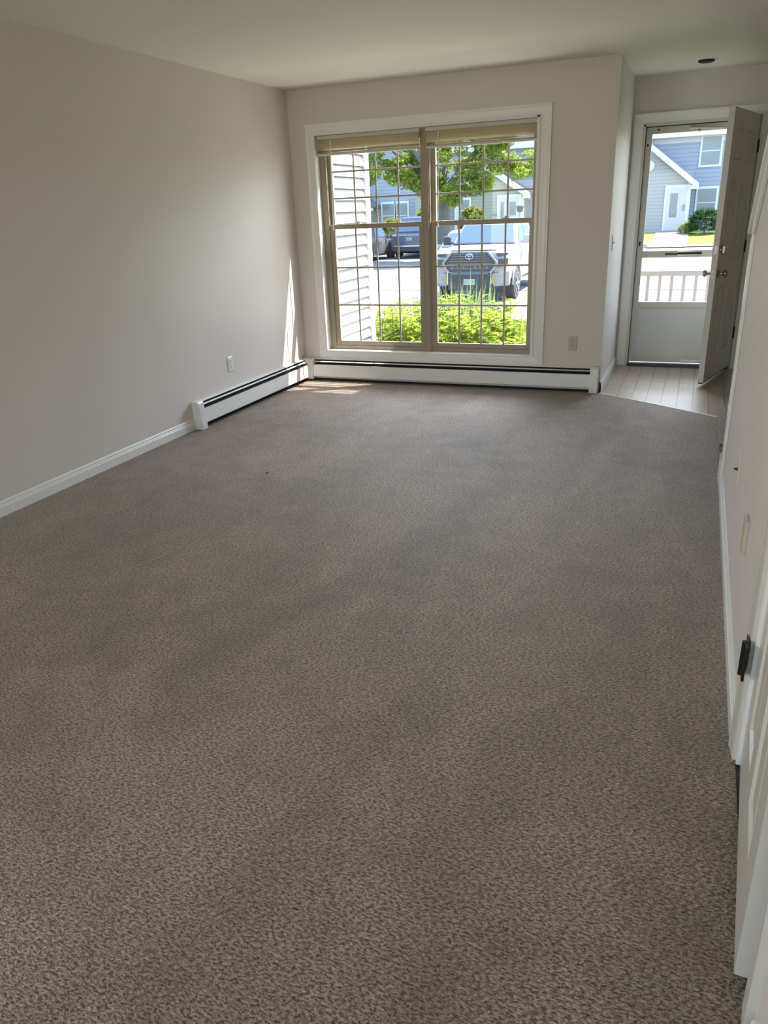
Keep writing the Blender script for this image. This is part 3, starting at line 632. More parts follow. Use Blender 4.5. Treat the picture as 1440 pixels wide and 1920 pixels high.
# neighbouring entry block with lap siding, seen through the left half of the window
NX = 0.15; NY0, NY1 = 0.161, 1.215
lap = MB(); pitch = 0.104; z = -0.5
while z < 4.0:
    lap.prism([(NX, NY0, z), (NX+0.006, NY0, z+pitch), (NX+0.006-0.02, NY0, z+pitch), (NX-0.02, NY0, z)], (0, NY1-NY0, 0)) if False else lap.prism([(NX-0.02, NY0, z), (NX+0.026, NY0, z), (NX+0.001, NY0, z+pitch), (NX-0.02, NY0, z+pitch)], (0, NY1-NY0, 0))
    z += pitch
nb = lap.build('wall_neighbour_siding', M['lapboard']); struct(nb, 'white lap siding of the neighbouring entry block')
struct(MB().box(NX-0.10, NX+0.028, NY1, NY1+0.10, -0.5, 4.0).build('trim_10', M['trimext']))
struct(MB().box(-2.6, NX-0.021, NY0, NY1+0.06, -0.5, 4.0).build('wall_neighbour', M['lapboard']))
# entry deck
dk = empty('entry_deck', (3.6, 2.0, -0.5), 'small concrete landing outside the front door', 'deck')
mb = MB().box(2.64-3.6, 4.9-3.6, 1.36-2.0, 2.75-2.0, 0.0, 0.36); mb.build('landing', M['concrete'], dk)
rl = empty('porch_railing', (3.6, 2.62, -0.14), 'white picket railing outside the storm door', 'railing')
def RL(mb): mb.v = [(x-3.6, y-2.62, z+0.14) for x, y, z in mb.v]; return mb
RL(MB().box(2.66, 4.85, 2.595, 2.645, 0.700, 0.755)).build('top_rail', M['vinyl_white'], rl, bevel=0.004)
RL(MB().box(2.66, 4.85, 2.60, 2.64, -0.02, 0.02)).build('bottom_rail', M['vinyl_white'], rl)
x = 2.765
while x < 4.85:
    RL(MB().box(x-0.017, x+0.017, 2.603, 2.637, 0.02, 0.70)).build('picket', M['vinyl_white'], rl); x += 0.122
for x in (2.66, 4.80): RL(MB().box(x-0.03, x+0.05, 2.58, 2.66, -0.14, 0.80)).build('post', M['vinyl_white'], rl)

# ---------------------------------------------------------------- vehicles
def shift(mb, f): mb.v = [f(*p) for p in mb.v]; return mb
def wheel(parent, x, y, r, w_, side, rim=M['rim']):
    t = MB().lathe([(-w_/2, r*0.62), (-w_/2, r*0.93), (-w_/2+0.03, r), (w_/2-0.03, r), (w_/2, r*0.93), (w_/2, r*0.62)], (x, y, r), (1, 0, 0), 32).build('wheel', M['tire'], parent, smooth=True)
    xo = x+side*w_/2
    MB().lathe([(0, r*0.60), (side*-0.02, r*0.58), (side*-0.05, r*0.50)], (xo, y, r), (1, 0, 0), 28).build('rim_well', M['carblack'], t)
    m = MB()
    for k in range(6):
        a = 2*math.pi*k/6; ca, sa = math.cos(a), math.sin(a)
        p = [(r*0.08, -0.035*r*2), (r*0.62, -0.05*r*2), (r*0.62, 0.05*r*2), (r*0.08, 0.035*r*2)]
        m.prism([(xo+side*0.004, y+u*ca-v*sa, r+u*sa+v*ca) for u, v in p], (side*0.012, 0, 0))
    m.lathe([(0, r*0.14), (side*0.022, r*0.12)], (xo, y, r), (1, 0, 0), 16)
    nn_ = 28
    for k in range(nn_):
        a = 2*math.pi*k/nn_; b = 2*math.pi*(k+1)/nn_
        m.prism([(xo+side*.002, y+q*math.cos(t_), r+q*math.sin(t_)) for q, t_ in ((r*.58, a), (r*.66, a), (r*.66, b), (r*.58, b))], (side*0.012, 0, 0))
    m.build('rim', rim, t)
    return t
def rr(hw, z0, z1, y, c=0.09, tb=0.0):
    """rounded body section"""
    return [(-hw+c, y, z0), (hw-c, y, z0), (hw, y, z0+c), (hw, y, z1-c-tb), (hw-c*0.7, y, z1-tb*0.3), (0, y, z1), (-hw+c*0.7, y, z1-tb*0.3), (-hw, y, z1-c-tb), (-hw, y, z0+c)]
def text(body, size, mat_, parent, mtx, name='lettering', ext=0.002):
    cu = bpy.data.curves.new(name, 'FONT'); cu.body = body; cu.size = size; cu.align_x = 'CENTER'; cu.align_y = 'CENTER'; cu.extrude = ext
    tmp = bpy.data.objects.new('tmp', cu); COL.objects.link(tmp)
    me = bpy.data.meshes.new_from_object(tmp.evaluated_get(bpy.context.evaluated_depsgraph_get()))
    bpy.data.objects.remove(tmp); me.transform(mtx); me.materials.clear(); me.materials.append(mat_)
    o = bpy.data.objects.new(name, me); COL.objects.link(o); o.parent = parent; return o
FACE = Matrix(((1, 0, 0, 0), (0, 0, -1, 0), (0, 1, 0, 0), (0, 0, 0, 1)))     # text facing -y

def pickup(loc, rz):
    t = empty('pickup_truck', loc, 'silver pickup truck parked nose-in outside the window', 'truck'); t.rotation_euler = (0, 0, rz)
    b = MB().loft([rr(.80, .60, 1.10, 0.02, .10), rr(.93, .52, 1.24, .10, .12), rr(.985, .46, 1.29, .32, .13), rr(1.0, .44, 1.33, .9, .12), rr(1.0, .44, 1.37, 1.5, .12), rr(1.0, .44, 1.36, 3.9, .10), rr(1.0, .46, 1.38, 4.1, .08), rr(.99, .55, 1.40, 5.85, .08), rr(.94, .62, 1.34, 5.93, .08)])
    b.build('body', M['silver'], t, smooth=True)
    MB().prism([(-.62, .30, 1.295), (.62, .30, 1.295), (.70, 1.38, 1.375), (-.70, 1.38, 1.375)], (0, 0, .02)).build('hood_panel', M['silver'], t, bevel=.01)
    c = MB().loft([[(-.90, 1.32, 1.34), (.90, 1.32, 1.34), (.90, 3.92, 1.34), (-.90, 3.92, 1.34)], [(-.885, 1.42, 1.42), (.885, 1.42, 1.42), (.885, 3.90, 1.42), (-.885, 3.90, 1.42)],
                   [(-.74, 2.02, 1.90), (.74, 2.02, 1.90), (.74, 3.74, 1.90), (-.74, 3.74, 1.90)], [(-.68, 2.18, 1.965), (.68, 2.18, 1.965), (.68, 3.60, 1.96), (-.68, 3.60, 1.96)]])
    c.build('cab', M['silver'], t, bevel=.03)
    def pl(z, s=1): k = (z-1.42)/.48; return .885-.145*k, 1.42+.60*k
    def wsq(x, z): hw, y = pl(z); return (x*hw, y-.012, z)
    MB().prism([wsq(-.93, 1.44), wsq(.93, 1.44), wsq(.91, 1.875), wsq(-.91, 1.875)], (0, -.008, .006)).build('windshield', M['carglass'], t)
    MB().prism([(-.86, 1.385, 1.405), (.86, 1.385, 1.405), (.86, 1.43, 1.437), (-.86, 1.43, 1.437)], (0, -.01, .01)).build('wiper_cowl', M['carblack'], t)
    for s in (-1, 1):
        def sq(y, z): hw, _y = pl(z); return (s*(hw+.006), y, z)
        w1 = MB().prism([sq(1.72, 1.45), sq(2.60, 1.45), sq(2.60, 1.84), sq(2.16, 1.84)], (s*.006, 0, 0)).build('side_window', M['carglass'], t)
        MB().prism([sq(2.70, 1.45), sq(3.55, 1.45), sq(3.48, 1.84), sq(2.70, 1.84)], (s*.006, 0, 0)).build('side_window', M['carglass'], t)
        mr = MB().loft([[(s*1.03, 1.62, 1.40), (s*1.22, 1.62, 1.40), (s*1.22, 1.62, 1.60), (s*1.03, 1.62, 1.60)], [(s*1.02, 1.74, 1.38), (s*1.26, 1.74, 1.38), (s*1.26, 1.74, 1.63), (s*1.02, 1.74, 1.63)]]).box(min(s*.9, s*1.06), max(s*.9, s*1.06), 1.66, 1.74, 1.40, 1.46)
        mr.build('side_mirror', M['silver'] if s > 0 else M['carblack'], t, bevel=.03, seg=3)
        for y in (.98, 4.66):
            a = MB(); n = 20
            pts = [(s*1.0, y+.50*math.cos(math.pi*k/n), .42+.50*math.sin(math.pi*k/n)) for k in range(n+1)]
            a.prism(pts+[(s*1.0, y-.50, .40), (s*1.0, y+.50, .40)][:0]+[], (s*.008, 0, 0)).build('wheel_arch', M['dark'], t)
            fl = MB()
            for k in range(n):
                a1, a2 = math.pi*k/n, math.pi*(k+1)/n
                fl.prism([(s*1.0, y+q*math.cos(t_), .42+q*math.sin(t_)) for q, t_ in ((.47, a1), (.54, a1), (.54, a2), (.47, a2))], (s*.03, 0, 0))
            fl.build('fender_flare', M['silver'], t)
            wheel(t, s*.90, y, .42, .27, s)
        MB().prism([(s*.70, -.005, 1.17), (s*.95, .11, 1.17), (s*.97, .18, 1.24), (s*.68, .02, 1.24)], (0, -.03, 0)).build('headlight', M['carblack'], t)
        MB().prism([(s*.70, -.01, 1.235), (s*.96, .13, 1.235), (s*.97, .16, 1.26), (s*.68, .0, 1.26)], (0, -.03, 0)).build('light_strip', M['chrome'], t)
        MB().prism([(s*.74, -.02, .90), (s*.96, .11, .90), (s*.97, .12, 1.10), (s*.74, -.01, 1.10)], (0, -.02, 0)).build('bumper_vent', M['carblack'], t)
        MB().loft([[(s*.62, -.03, .42), (s*.99, .12, .42), (s*.99, .26, .42), (s*.62, .12, .42)], [(s*.60, -.06, .50), (s*1.01, .10, .50), (s*1.01, .26, .50), (s*.60, .12, .50)], [(s*.60, -.06, .74), (s*1.01, .10, .80), (s*1.01, .26, .80), (s*.60, .12, .74)]]).build('bumper_corner', M['silver'], t, bevel=.02)
        MB().prism([(s*.58, -.09, .50), (s*.70, -.07, .50), (s*.70, -.07, .72), (s*.60, -.09, .74)], (0, -.01, 0)).build('fog_light', M['amber'], t)
        MB().prism([(s*.57, -.10, .48), (s*.585, -.10, .48), (s*.585, -.10, .80), (s*.57, -.10, .80)], (0, -.02, 0)).build('fog_trim', M['chrome'], t)
    MB().box(-.58, .58, -.09, .12, .34, .76).build('lower_bumper', M['carblack'], t, bevel=.02)
    MB().box(-.50, .50, -.10, -.085, .72, .80).build('skid_bar', M['bluesuv'], t, bevel=.01)
    hexo = [(-.50, 1.29), (.50, 1.29), (.74, 1.02), (.72, .92), (.58, .76), (-.58, .76), (-.72, .92), (-.74, 1.02)]
    g = MB().prism([(x, -.035, z) for x, z in hexo], (0, -.05, 0)).build('grille', M['silver'], t, bevel=.01)
    MB().prism([(x*.92, -.085, 1.03+(z-1.03)*.90) for x, z in hexo], (0, -.008, 0)).build('grille_mesh', M['carblack'], g)
    gb = MB()
    for z, hwid in ((1.235, .42), (1.175, .46), (1.115, .50), (1.055, .54), (.99, .58), (.93, .57), (.87, .53)): gb.box(-hwid, hwid, -.105, -.093, z-.012, z+.010)
    for x in (-.46, -.30, -.16, .16, .30, .46): gb.box(x-.035, x+.035, -.110, -.095, .86, .95)
    gb.build('grille_bar', M['bargrey'], g)
    em = MB()
    def ell(cx, cz, a_, b_, th_):
        n = 28
        for k in range(n):
            p, q = 2*math.pi*k/n, 2*math.pi*(k+1)/n
            em.prism([(cx+(a_+d_)*math.cos(t_), -.112, cz+(b_+d_)*math.sin(t_)) for d_, t_ in ((-th_, p), (0, p), (0, q), (-th_, q))], (0, -.012, 0))
    ell(0, 1.17, .105, .075, .016); ell(0, 1.198, .060, .030, .013); ell(0, 1.168, .030, .062, .011)
    em.build('oval_badge', M['badge'], g)
    p = MB().box(-.1525, .1525, -.112, -.104, .465, .617).build('licence_plate', M['plate'], t)
    for k_, ch_ in enumerate('431 3770'):
        if ch_ != ' ': text(ch_, .075, M['plate_ink'], p, Matrix.Translation((-.119+.034*k_, -.113, .535)) @ FACE, 'plate_character')
    return t
TRZ = 0.0
pickup((-2.13, 13.42, gz(14)+0.002), math.radians(0.5))

def car(name, loc, rz, L, hw, H_, paint, label, cat, sedan=False, plate=None, word=None, grp=None):
    """front at y=0 looking -y, tail at y=L"""
    t = empty(name, loc, label, cat, grp); t.rotation_euler = (0, 0, rz)
    belt = H_*0.56; gc = 0.20
    MB().loft([rr(hw*.80, .30, belt*.74, 0.0, .10), rr(hw*.95, .24, belt*.86, .18, .12), rr(hw, gc, belt*.96, .9, .12), rr(hw, gc, belt*1.02, 1.5, .10), rr(hw, gc, belt*1.05, L-1.2, .10), rr(hw*.99, gc+.03, belt*1.05, L-.25, .10), rr(hw*.93, .30, belt*.98, L, .10)]).build('body', paint, t, smooth=True)
    if sedan: yr0, yr1, ye = 2.05, L-1.65, L-.85
    else: yr0, yr1, ye = 1.85, L-.75, L-.18
    b = belt*.98; z1 = H_-.06
    MB().loft([[(-hw*.93, 1.15, b), (hw*.93, 1.15, b), (hw*.93, ye, b), (-hw*.93, ye, b)], [(-hw*.74, yr0, z1), (hw*.74, yr0, z1), (hw*.74, yr1, z1), (-hw*.74, yr1, z1)], [(-hw*.64, yr0+.15, H_), (hw*.64, yr0+.15, H_), (hw*.64, yr1-.12, H_), (-hw*.64, yr1-.12, H_)]]).build('cabin', paint, t, bevel=.04, seg=3)
    def P(u, k, which):
        # u lateral -1..1 , k 0..1 up
        hwk = hw*(.93-.19*k); z_ = b+(z1-b)*k
        y = (1.15+(yr0-1.15)*k) if which == 'f' else (ye+(yr1-ye)*k)
        return (u*hwk, y+(-.012 if which == 'f' else .012), z_)
    MB().prism([P(-.90, .16, 'f'), P(.90, .16, 'f'), P(.88, .92, 'f'), P(-.88, .92, 'f')], (0, -.006, .004)).build('windshield', M['carglass'], t)
    MB().prism([P(-.86, .22, 'r'), P(.86, .22, 'r'), P(.84, .90, 'r'), P(-.84, .90, 'r')], (0, .006, .004)).build('rear_window', M['carglass'], t)
    for s in (-1, 1):
        def sq(y, k): return (s*(hw*(.93-.19*k)+.006), y, b+(z1-b)*k)
        m = (yr0+yr1)/2
        MB().prism([sq(1.60, .18), sq(m-.04, .18), sq(m-.04, .88), sq(yr0+.05, .88)], (s*.006, 0, 0)).build('side_window', M['carglass'], t)
        MB().prism([sq(m+.04, .18), sq(ye-.35, .18), sq(yr1-.12, .88), sq(m+.04, .88)], (s*.006, 0, 0)).build('side_window', M['carglass'], t)
        for y in (.95, L-.95):
            n = 18
            MB().prism([(s*hw, y+.40*math.cos(math.pi*k/n), .33+.40*math.sin(math.pi*k/n)) for k in range(n+1)], (s*.008, 0, 0)).build('wheel_arch', M['dark'], t)
            wheel(t, s*(hw-.09), y, .345, .23, s)
        MB().box(min(s*hw*.97, s*(hw+.17)), max(s*hw*.97, s*(hw+.17)), 1.62, 1.72, belt+.0, belt+.16).build('side_mirror', paint, t, bevel=.03)
        MB().prism([(s*hw*.62, L-.01, belt*.72), (s*hw*.98, L-.14, belt*.72), (s*hw*.99, L-.20, belt*1.0), (s*hw*.66, L-.02, belt*.94)], (0, .03, 0)).build('tail_light', M['red'], t)
        MB().prism([(s*hw*.62, .03, belt*.60), (s*hw*.92, .14, belt*.60), (s*hw*.93, .16, belt*.74), (s*hw*.60, .03, belt*.70)], (0, -.03, 0)).build('headlight', M['chrome'], t)
        MB().box(min(s*hw, s*(hw+.025)), max(s*hw, s*(hw+.025)), 2.35, 2.55, belt*.84, belt*.87).build('door_handle', M['chrome'], t)
    MB().box(-hw*.9, hw*.9, L-.05, L+.06, .30, .50).build('rear_bumper', M['carblack'], t, bevel=.02)
    MB().box(-hw*.78, hw*.78, L+.05, L+.07, .50, .54).build('bumper_trim', M['chrome'], t)
    if plate:
        p = MB().box(-.1525, .1525, L+.03, L+.045, belt*.84-.076, belt*.84+.076).build('licence_plate', M['plate'], t)
    if word:
        for k_, ch_ in enumerate(word):
            text(ch_, .10, M['lampblack'], t, Matrix.Translation((.30-.12*k_, L+.035, belt*.84+.16)) @ Matrix.Rotation(math.pi, 4, 'Z') @ FACE, 'tailgate_letter')
    return t
def place(y): return gz(y)+0.002
# dark blue SUV with its tail towards us: rotate half a turn, tail at y = 27.7
car('suv', (-8.98, 27.7+4.8, place(30)), math.pi, 4.8, .95, 1.75, M['bluesuv'], 'dark blue SUV parked tail-on, seen through the left half of the window', 'car', plate=True, word='ACADIA')
car('hatchback', (-11.05, 24.9+4.6, place(27)), math.pi, 4.6, .90, 1.62, M['greycar'], 'dark grey hatchback parked left of the blue SUV', 'car')
car('sedan', (-4.65, 19.9, place(22)), math.radians(0), 4.7, .90, 1.46, M['palecar'], 'pale grey sedan mostly hidden behind the left side of the pickup truck', 'car', sedan=True)
car('sedan', (-0.75, 22.0, place(24)), math.radians(0), 4.7, .90, 1.62, M['bluesuv'], 'dark blue car showing its windshield behind the right side of the pickup truck', 'car', sedan=True)

# ---------------------------------------------------------------- houses across the street
def house_window(parent, x0, x1, z0, z1, y, mull=True):
    f = MB().box(x0-.10, x1+.10, y-.06, y-.0, z0-.10, z1+.12).build('window', M['trimext'], parent)
    MB().box(x0, x1, y-.075, y-.06, z0, z1).build('pane', M['winglass'], f)
    MB().box(x0, x1, y-.085, y-.074, (z0+z1)/2-.02, (z0+z1)/2+.02).build('meeting_rail', M['trimext'], f)
    return f
def house_door(parent, x0, x1, z0, z1, y, m, blinds=False):
    f = MB().box(x0-.13, x1+.13, y-.08, y, z0, z1+.14).build('door_surround', M['trimext'], parent)
    d_ = MB().box(x0, x1, y-.10, y-.08, z0+.03, z1).build('door', m, f)
    return f, d_
def gable_block(parent, x0, x1, y0, y1, zb, ze, zp, m, over=0.35):
    xm = (x0+x1)/2
    MB().prism([(x0, y0, zb), (x1, y0, zb), (x1, y0, ze), (xm, y0, zp), (x0, y0, ze)], (0, y1-y0, 0)).build('wall', m, parent)
    sl = (zp-ze)/(xm-x0)
    r = MB()
    for s, xe in ((-1, x0), (1, x1)):
        xo = xe+s*over; zo = ze-sl*over
        r.prism([(xo, y0-.30, zo), (xm, y0-.30, zp), (xm, y0-.30, zp+.10), (xo, y0-.30, zo+.10)], (0, y1-y0+.3, 0))
    r.build('roof', M['roof'], parent)
    f = MB()
    for s, xe in ((-1, x0), (1, x1)):
        xo = xe+s*(over+.02); zo = ze-sl*over
        f.prism([(xo, y0-.36, zo-.20), (xm, y0-.36, zp-.20+.0), (xm, y0-.36, zp+.11), (xo, y0-.36, zo+.11)], (0, .06, 0))
        f.box(min(xe, xe+s*over), max(xe, xe+s*over), y0-.34, y0+.1, zo-.16, zo+.02)
    f.build('fascia', M['trimext'], parent)
    MB().box(x1-.13, x1+.02, y0-.03, y0, zb, ze-.1).box(x0-.02, x0+.13, y0-.03, y0, zb, ze-.1).build('corner_board', M['trimext'], parent)

YM = 39.3
# house seen through the door
hA = empty('townhouse', (2, 38, -0.1), 'blue-grey townhouse with a gabled entry, seen through the storm door', 'house')
def setp(fn, root):
    before = set(bpy.data.objects); fn()
    inv = Matrix.Translation(-Vector(root.location))
    for o in set(bpy.data.objects)-before:
        if o.type == 'MESH': o.data.transform(inv)
def bA():
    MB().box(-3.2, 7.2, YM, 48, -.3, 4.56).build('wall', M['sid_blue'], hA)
    MB().prism([(-3.2, YM-.45, 4.62), (-3.2, 48.4, 4.62), (-3.2, 43.9, 7.6)], (10.4, 0, 0)).build('roof', M['roof'], hA)
    MB().box(-3.2, 7.2, YM-.50, YM-.40, 4.46, 4.80).box(-3.2, 7.2, YM-.45, YM, 4.46, 4.52).build('eave_board', M['trimext'], hA)
    MB().box(-3.2, 7.2, YM-.03, YM, 4.20, 4.46).build('frieze_board', M['housedoor'], hA)
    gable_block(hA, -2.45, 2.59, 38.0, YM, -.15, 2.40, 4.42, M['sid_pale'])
    f, d_ = house_door(hA, 1.50, 2.46, -.02, 2.05, 38.0, M['housedoor'])
    MB().box(1.50, 2.14, 37.885, 37.90, .02, 2.0).build('storm_door', M['housedoor'], f)
    g = MB().box(1.66, 2.02, 37.872, 37.885, .65, 1.80).build('door_glass', M['winglass'], f)
    m = MB()
    for z_ in (1.74, 1.66, 1.58, 1.50, 1.02, .72): m.box(1.67, 2.01, 37.862, 37.872, z_, z_+.035)
    m.box(1.74, 1.96, 37.862, 37.872, .82, 1.0)
    m.build('door_blind', M['curtain'], f)
    MB().box(2.28, 2.40, 37.86, 37.90, .95, 1.25).build('mailbox', M['lampblack'], hA)
    MB().lathe([(0, .26), (.05, .26), (.06, .22)], (.48, 38.0, 3.15), (0, -1, 0), 24).build('round_vent', M['trimext'], hA)
    house_window(hA, 2.92, 3.80, 3.10, 4.40, YM); house_window(hA, 2.95, 3.84, .62, 1.96, YM); house_window(hA, 5.2, 6.1, 3.10, 4.40, YM)
    MB().box(1.2, 2.8, 37.2, 38.0, -.15, -.04).build('doorstep', M['concrete'], hA)
setp(bA, hA)
hB = empty('townhouse', (-7, 38, -0.1), 'greenish grey townhouse with a gabled entry, behind the pickup truck and the tree', 'house')
def bB():
    MB().box(-12.45, -3.25, YM, 48, -.3, 4.56).build('wall', M['sid_blue'], hB)
    MB().prism([(-12.45, YM-.45, 4.62), (-12.45, 48.4, 4.62), (-12.45, 43.9, 7.6)], (9.2, 0, 0)).build('roof', M['roof'], hB)
    MB().box(-12.45, -3.25, YM-.50, YM-.40, 4.46, 4.80).box(-12.45, -3.25, YM-.45, YM, 4.46, 4.52).build('eave_board', M['trimext'], hB)
    gable_block(hB, -9.9, -5.95, 38.0, YM, -.15, 2.28, 3.55, M['sid_green'])
    MB().box(-12.4, -9.85, 38.3, YM, -.15, 2.3).build('bay_wall', M['sid_green'], hB)
    f, d_ = house_door(hB, -7.30, -6.20, -.02, 1.98, 38.0, M['housedoor'])
    MB().box(-6.72, -6.36, 37.88, 37.90, 1.05, 1.75).build('door_glass', M['winglass'], f)
    MB().box(-7.22, -7.05, 37.88, 37.90, .4, 1.75).build('sidelight', M['winglass'], f)
    house_window(hB, -9.65, -9.05, .85, 1.95, 38.0); house_window(hB, -11.6, -10.6, .7, 1.9, 38.3); house_window(hB, -5.2, -4.3, 3.1, 4.3, YM)
    MB().box(-12.60, -12.40, YM-.06, YM, -.2, 4.5).build('corner_board', M['trimext'], hB)
setp(bB, hB)
hC = empty('townhouse', (-16, 38, -0.1), 'grey-blue townhouse furthest left, behind the dark hatchback', 'house')
def bC():
    MB().box(-24, -12.65, YM, 48, -.3, 5.2).build('wall', M['sid_blue'], hC)
    MB().prism([(-24, YM-.45, 5.2), (-24, 48.4, 5.2), (-24, 43.9, 8.0)], (11.3, 0, 0)).build('roof', M['roof'], hC)
    MB().box(-24, -12.65, YM-.50, YM-.40, 5.1, 5.4).build('eave_board', M['trimext'], hC)
    gable_block(hC, -19.0, -15.35, 38.0, YM, -.15, 2.0, 3.3, M['sid_green'])
    house_window(hC, -14.85, -14.10, .60, 1.94, YM); house_window(hC, -13.95, -13.25, .60, 1.94, YM)
    house_window(hC, -14.05, -13.15, 3.35, 3.95, YM)
setp(bC, hC)

# ---------------------------------------------------------------- trees and shrubs
def leaves(mb, centre, rad, n, size, rnd, flat=0.8):
    for _ in range(n):
        while True:
            p = Vector((rnd.uniform(-1, 1), rnd.uniform(-1, 1), rnd.uniform(-1, 1)))
            if p.length < 1: break
        p = Vector((p.x*rad[0], p.y*rad[1], p.z*rad[2]))+Vector(centre)
        u = Vector((rnd.gauss(0, 1), rnd.gauss(0, 1), rnd.gauss(0, .5))).normalized(); v = u.cross(Vector((rnd.gauss(0, .5), rnd.gauss(0, .5), 1))).normalized()
        s = size*rnd.uniform(.6, 1.3)
        mb.quad(p-u*s, p+v*s*.55, p+u*s, p-v*s*.55)
rnd = random.Random(3)
tr = empty('tree', (-7.0, 26.5, gz(26.5)), 'leafy maple tree in front of the houses across the lot', 'tree')
ox, oy, oz = tr.location
def branch(m, p, q, r0, r1): m.tube(p, q, r0, r1, 10)
tk = MB(); fork = Vector((-7.05, 26.5, 2.3)); branch(tk, (-6.95, 26.5, oz-.05), fork, .42, .30)
ends = []
for k in range(9):
    e = fork+Vector((rnd.uniform(-3.2, 3.2), rnd.uniform(-1.8, 1.8), rnd.uniform(.6, 2.8))); branch(tk, fork-Vector((0, 0, .25)), e, .16, .05); ends.append(e)
shift(tk, lambda x, y, z: (x-ox, y-oy, z-oz)).build('trunk', M['bark'], tr, smooth=True)
lf = MB()
blobs = [((-6.9, 26.5, 3.9), (3.0, 1.6, 1.2)), ((-9.3, 26.3, 3.5), (1.6, 1.3, 1.1)), ((-8.3, 26.2, 2.9), (1.2, 1, .6)), ((-5.0, 26.2, 3.3), (1.5, 1.2, .75)), ((-3.7, 26.1, 3.0), (1.2, 1, .42)), ((-5.4, 25.9, 2.45), (.9, .8, .45)),
         ((-4.6, 26.0, 4.1), (1.1, 1.1, .55)), ((-7.6, 26.2, 2.5), (.8, .7, .5)), ((-6.3, 25.8, 2.0), (.6, .5, .45)), ((-9.9, 26.5, 4.6), (1.6, 1.2, .9)), ((-7.5, 26.5, 5.4), (3.4, 2, 1.2))]
for c_, r_ in blobs:
    nb_ = int(10+r_[0]*r_[2]*9)
    for _ in range(nb_):
        cc = (c_[0]+rnd.uniform(-.8, .8)*r_[0], c_[1]+rnd.uniform(-.8, .8)*r_[1], c_[2]+rnd.uniform(-.8, .8)*r_[2])
        leaves(lf, cc, (.34, .34, .24), 150, .075, rnd)
shift(lf, lambda x, y, z: (x-ox, y-oy, z-oz)).build('foliage', M['treeleaf'], tr)
def bush(name, c, rad, n, size, m, label, cat='bush', stem=True):
    z0 = gz(c[1])+0.03
    r = empty(name, (c[0], c[1], z0), label, cat)
    b = MB(); rn = random.Random(hash(label) % 999 if False else len(label))
    for _ in range(n):
        th_ = rn.uniform(0, 2*math.pi); ph = math.acos(rn.uniform(-.5, 1)); k = rn.uniform(.8, 1.0)
        p = (k*rad[0]*math.sin(ph)*math.cos(th_), k*rad[1]*math.sin(ph)*math.sin(th_), rad[2]*(.42+.58*k*math.cos(ph)))
        leaves(b, p, (.12, .12, .08), 12, size, rn)
    b.build('foliage', m, r)
    MB().tube((0, 0, -0.03), (0, 0, rad[2]*.7), .04, .02).build('stem', M['bark'], r)
    return r
bush('round_shrub', (3.45, 36.2), (.78, .6, 1.15), 420, .05, M['bushleaf'], 'round clipped dark green shrub beside the far blue-grey entry')
bush('round_shrub', (2.62, 36.5), (.35, .35, .5), 120, .06, M['leaf'], 'small light green plant at the foot of the round shrub')
bush('round_shrub', (-12.0, 33.6), (.75, .6, 1.5), 300, .06, M['yellowleaf'], 'yellow-green shrub above the blue SUV')
bush('round_shrub', (-10.1, 33.8), (.9, .6, 2.0), 330, .07, M['leaf'], 'tall loose shrub right of the yellow-green one, by the window post')
bush('round_shrub', (-7.75, 34.0), (.75, .6, 1.9), 300, .07, M['yellowleaf'], 'pale flowering shrub beneath the tree, left of the far entry door')
bush('round_shrub', (-10.7, 36.4), (.9, .6, .75), 260, .07, M['bushleaf'], 'low dark shrub under the far house windows')
lp = empty('lamp_post', (-5.08, 33.0, gz(33)+.03), 'grey lamp post in front of the far entry door', 'lamp post')
MB().tube((0, 0, -.03), (0, 0, 1.62), .045, .035).build('pole', M['lampblack'], lp)
MB().lathe([(0, .05), (.04, .13), (.24, .17), (.28, .20), (.34, .04)], (0, 0, 1.60), (0, 0, 1), 12).build('lantern', M['carblack'], lp)
tag(MB().lathe([(0, .22), (.08, .21), (.16, .13), (.19, .03)], (1.05, 31.7, gz(31.7)+.04), (0, 0, 1), 10).build('garden_rock', M['rock'], smooth=True), 'small grey rock by the walkway seen through the storm door', 'rock')

# ---------------------------------------------------------------- garden plants under the window
def blade(mb, base, h, lean, az, wd, droop=0.5, seg=6):
    side = Vector((-math.sin(az), math.cos(az), 0)); out_ = Vector((math.cos(az), math.sin(az), 0)); L_ = []; R_ = []
    for i in range(seg+1):
        t = i/seg; c = Vector(base)+out_*(lean*t+droop*lean*t*t)+Vector((0, 0, h*(t-0.25*droop*t*t*t)))
        ww = wd*(1-t**2.2)+0.0006; L_.append(c-side*ww); R_.append(c+side*ww)
    n0 = len(mb.v); mb.v += [tuple(p) for p in L_]+[tuple(p) for p in R_]
    for i in range(seg): mb.f.append((n0+i, n0+seg+1+i, n0+seg+2+i, n0+i+1))
def leaf(mb, base, dirv, ln, wd, droop):
    d_ = Vector(dirv).normalized(); side = d_.cross(Vector((0, 0, 1))).normalized(); n0 = len(mb.v); prof = (0.05, .75, 1.0, .85, .5, .03); K = len(prof)
    for i, q in enumerate(prof):
        t = i/(K-1); c = Vector(base)+d_*ln*t-Vector((0, 0, droop*ln*t*t))
        mb.v += [tuple(c-side*wd*q+Vector((0, 0, .006))), tuple(c), tuple(c+side*wd*q+Vector((0, 0, .006)))]
    for i in range(K-1):
        for j in range(2): a_ = n0+i*3+j; mb.f.append((a_, a_+1, a_+4, a_+3))
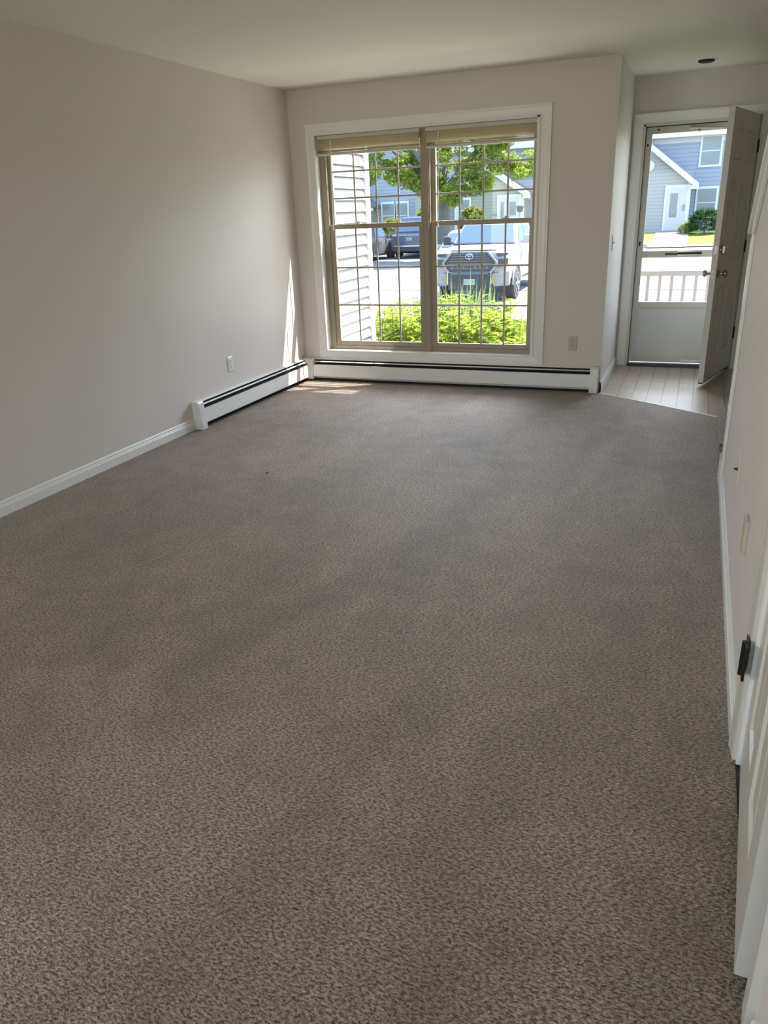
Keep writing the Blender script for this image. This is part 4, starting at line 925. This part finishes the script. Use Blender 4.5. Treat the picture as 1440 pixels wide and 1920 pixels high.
def leafy(seed, h, name='leafy_plant'):
    rn = random.Random(seed); lv = MB(); sm = MB()
    for k in range(9):
        az = rn.uniform(0, 6.28); sp_ = rn.uniform(.02, .20); hh = h*rn.uniform(.7, 1.0)
        top = Vector((math.cos(az)*sp_, math.sin(az)*sp_, hh)); b0 = Vector((math.cos(az)*.04, math.sin(az)*.04, 0)); sm.tube(b0, top, .006, .003, 5)
        nl = int(hh/.055)
        for i in range(nl):
            t = .15+.85*i/nl; p = b0.lerp(top, t); a2 = i*2.4+rn.uniform(-.4, .4)
            leaf(lv, p, (math.cos(a2), math.sin(a2), rn.uniform(.2, .9)), rn.uniform(.14, .23), rn.uniform(.020, .036), rn.uniform(.2, .7))
    return lv, sm
def irisy(seed, h):
    rn = random.Random(seed); lv = MB()
    for k in range(120):
        az = rn.uniform(0, 6.28); rr_ = rn.uniform(0, .14)
        blade(lv, (math.cos(az)*rr_, math.sin(az)*rr_, 0), h*rn.uniform(.65, 1.05), rn.uniform(.03, .24), az+rn.uniform(-.5, .5), rn.uniform(.004, .009), rn.uniform(.1, 1.0))
    return lv
protoL = []
for sd_ in (1, 2, 3):
    r = empty('leafy_plant', (0, 0, 0), 'x', 'plant'); lv, sm = leafy(sd_, 1.0)
    lv.build('foliage', M['leaf'], r); sm.build('stem', M['leaf2'], r); protoL.append(r)
protoI = empty('tall_grass_plant', (0, 0, 0), 'x', 'plant'); irisy(5, 1.0).build('blade', M['leaf2'], protoI)
rn = random.Random(11)
spots = []
for row, (yy, hmul) in enumerate(((1.55, .96), (2.0, .97), (2.5, 1.0), (3.0, 1.0))):
    for i in range(10+row):
        xx = 0.22+i*0.235+rn.uniform(-.06, .06)-row*.17
        hh = (1.02 if xx < 1.2 else .94 if xx < 1.4 else .60 if xx < 1.65 else .40)*hmul*rn.uniform(.9, 1.06)
        spots.append((xx, yy+rn.uniform(-.1, .1), hh))
used = set()
for k, (xx, yy, hh) in enumerate(spots):
    pi_ = k % 3
    if pi_ not in used: o = protoL[pi_]; used.add(pi_)
    else: o = copy_tree(protoL[pi_])
    o.location = (xx, yy, gz(yy)); o.rotation_euler = (0, 0, rn.uniform(0, 6.28)); o.scale = (1.0, 1.0, hh)
    half_ = 'left' if xx < 1.21-0.336*(yy-0.1) else 'right'; row_ = 'nearest the window' if yy < 2.25 else 'at the back of the bed'
    tag(o, f'leafy green plant {row_}, {half_} half of the window', 'plant', f'leafy plants {row_}, {half_} half')
for k, (xx, yy, hh) in enumerate(((0.62, 2.75, 1.28), (0.86, 2.85, 1.24), (0.70, 3.15, 1.32), (1.02, 3.1, 1.18))):
    o = protoI if k == 0 else copy_tree(protoI)
    o.location = (xx, yy, gz(yy)); o.rotation_euler = (0, 0, k*1.3); o.scale = (1, 1, hh)
    tag(o, 'clump of tall narrow grassy blades just right of the window mullion', 'plant', 'grassy clumps in the garden bed')
# short grass on the near lawn
gm = MB(); rg = random.Random(21)
for _ in range(16000):
    yy = 3.6+6.1*rg.random()**1.3; xx = rg.uniform(-1.6, 2.4)
    blade(gm, (xx, yy, gz(yy)), rg.uniform(.05, .11), rg.uniform(.01, .05), rg.uniform(0, 6.28), .005, .4, 2)
tag(gm.build('grass', M['yellowleaf']), 'sunlit yellow-green lawn grass between the garden bed and the parking lot', 'grass', kind='stuff')
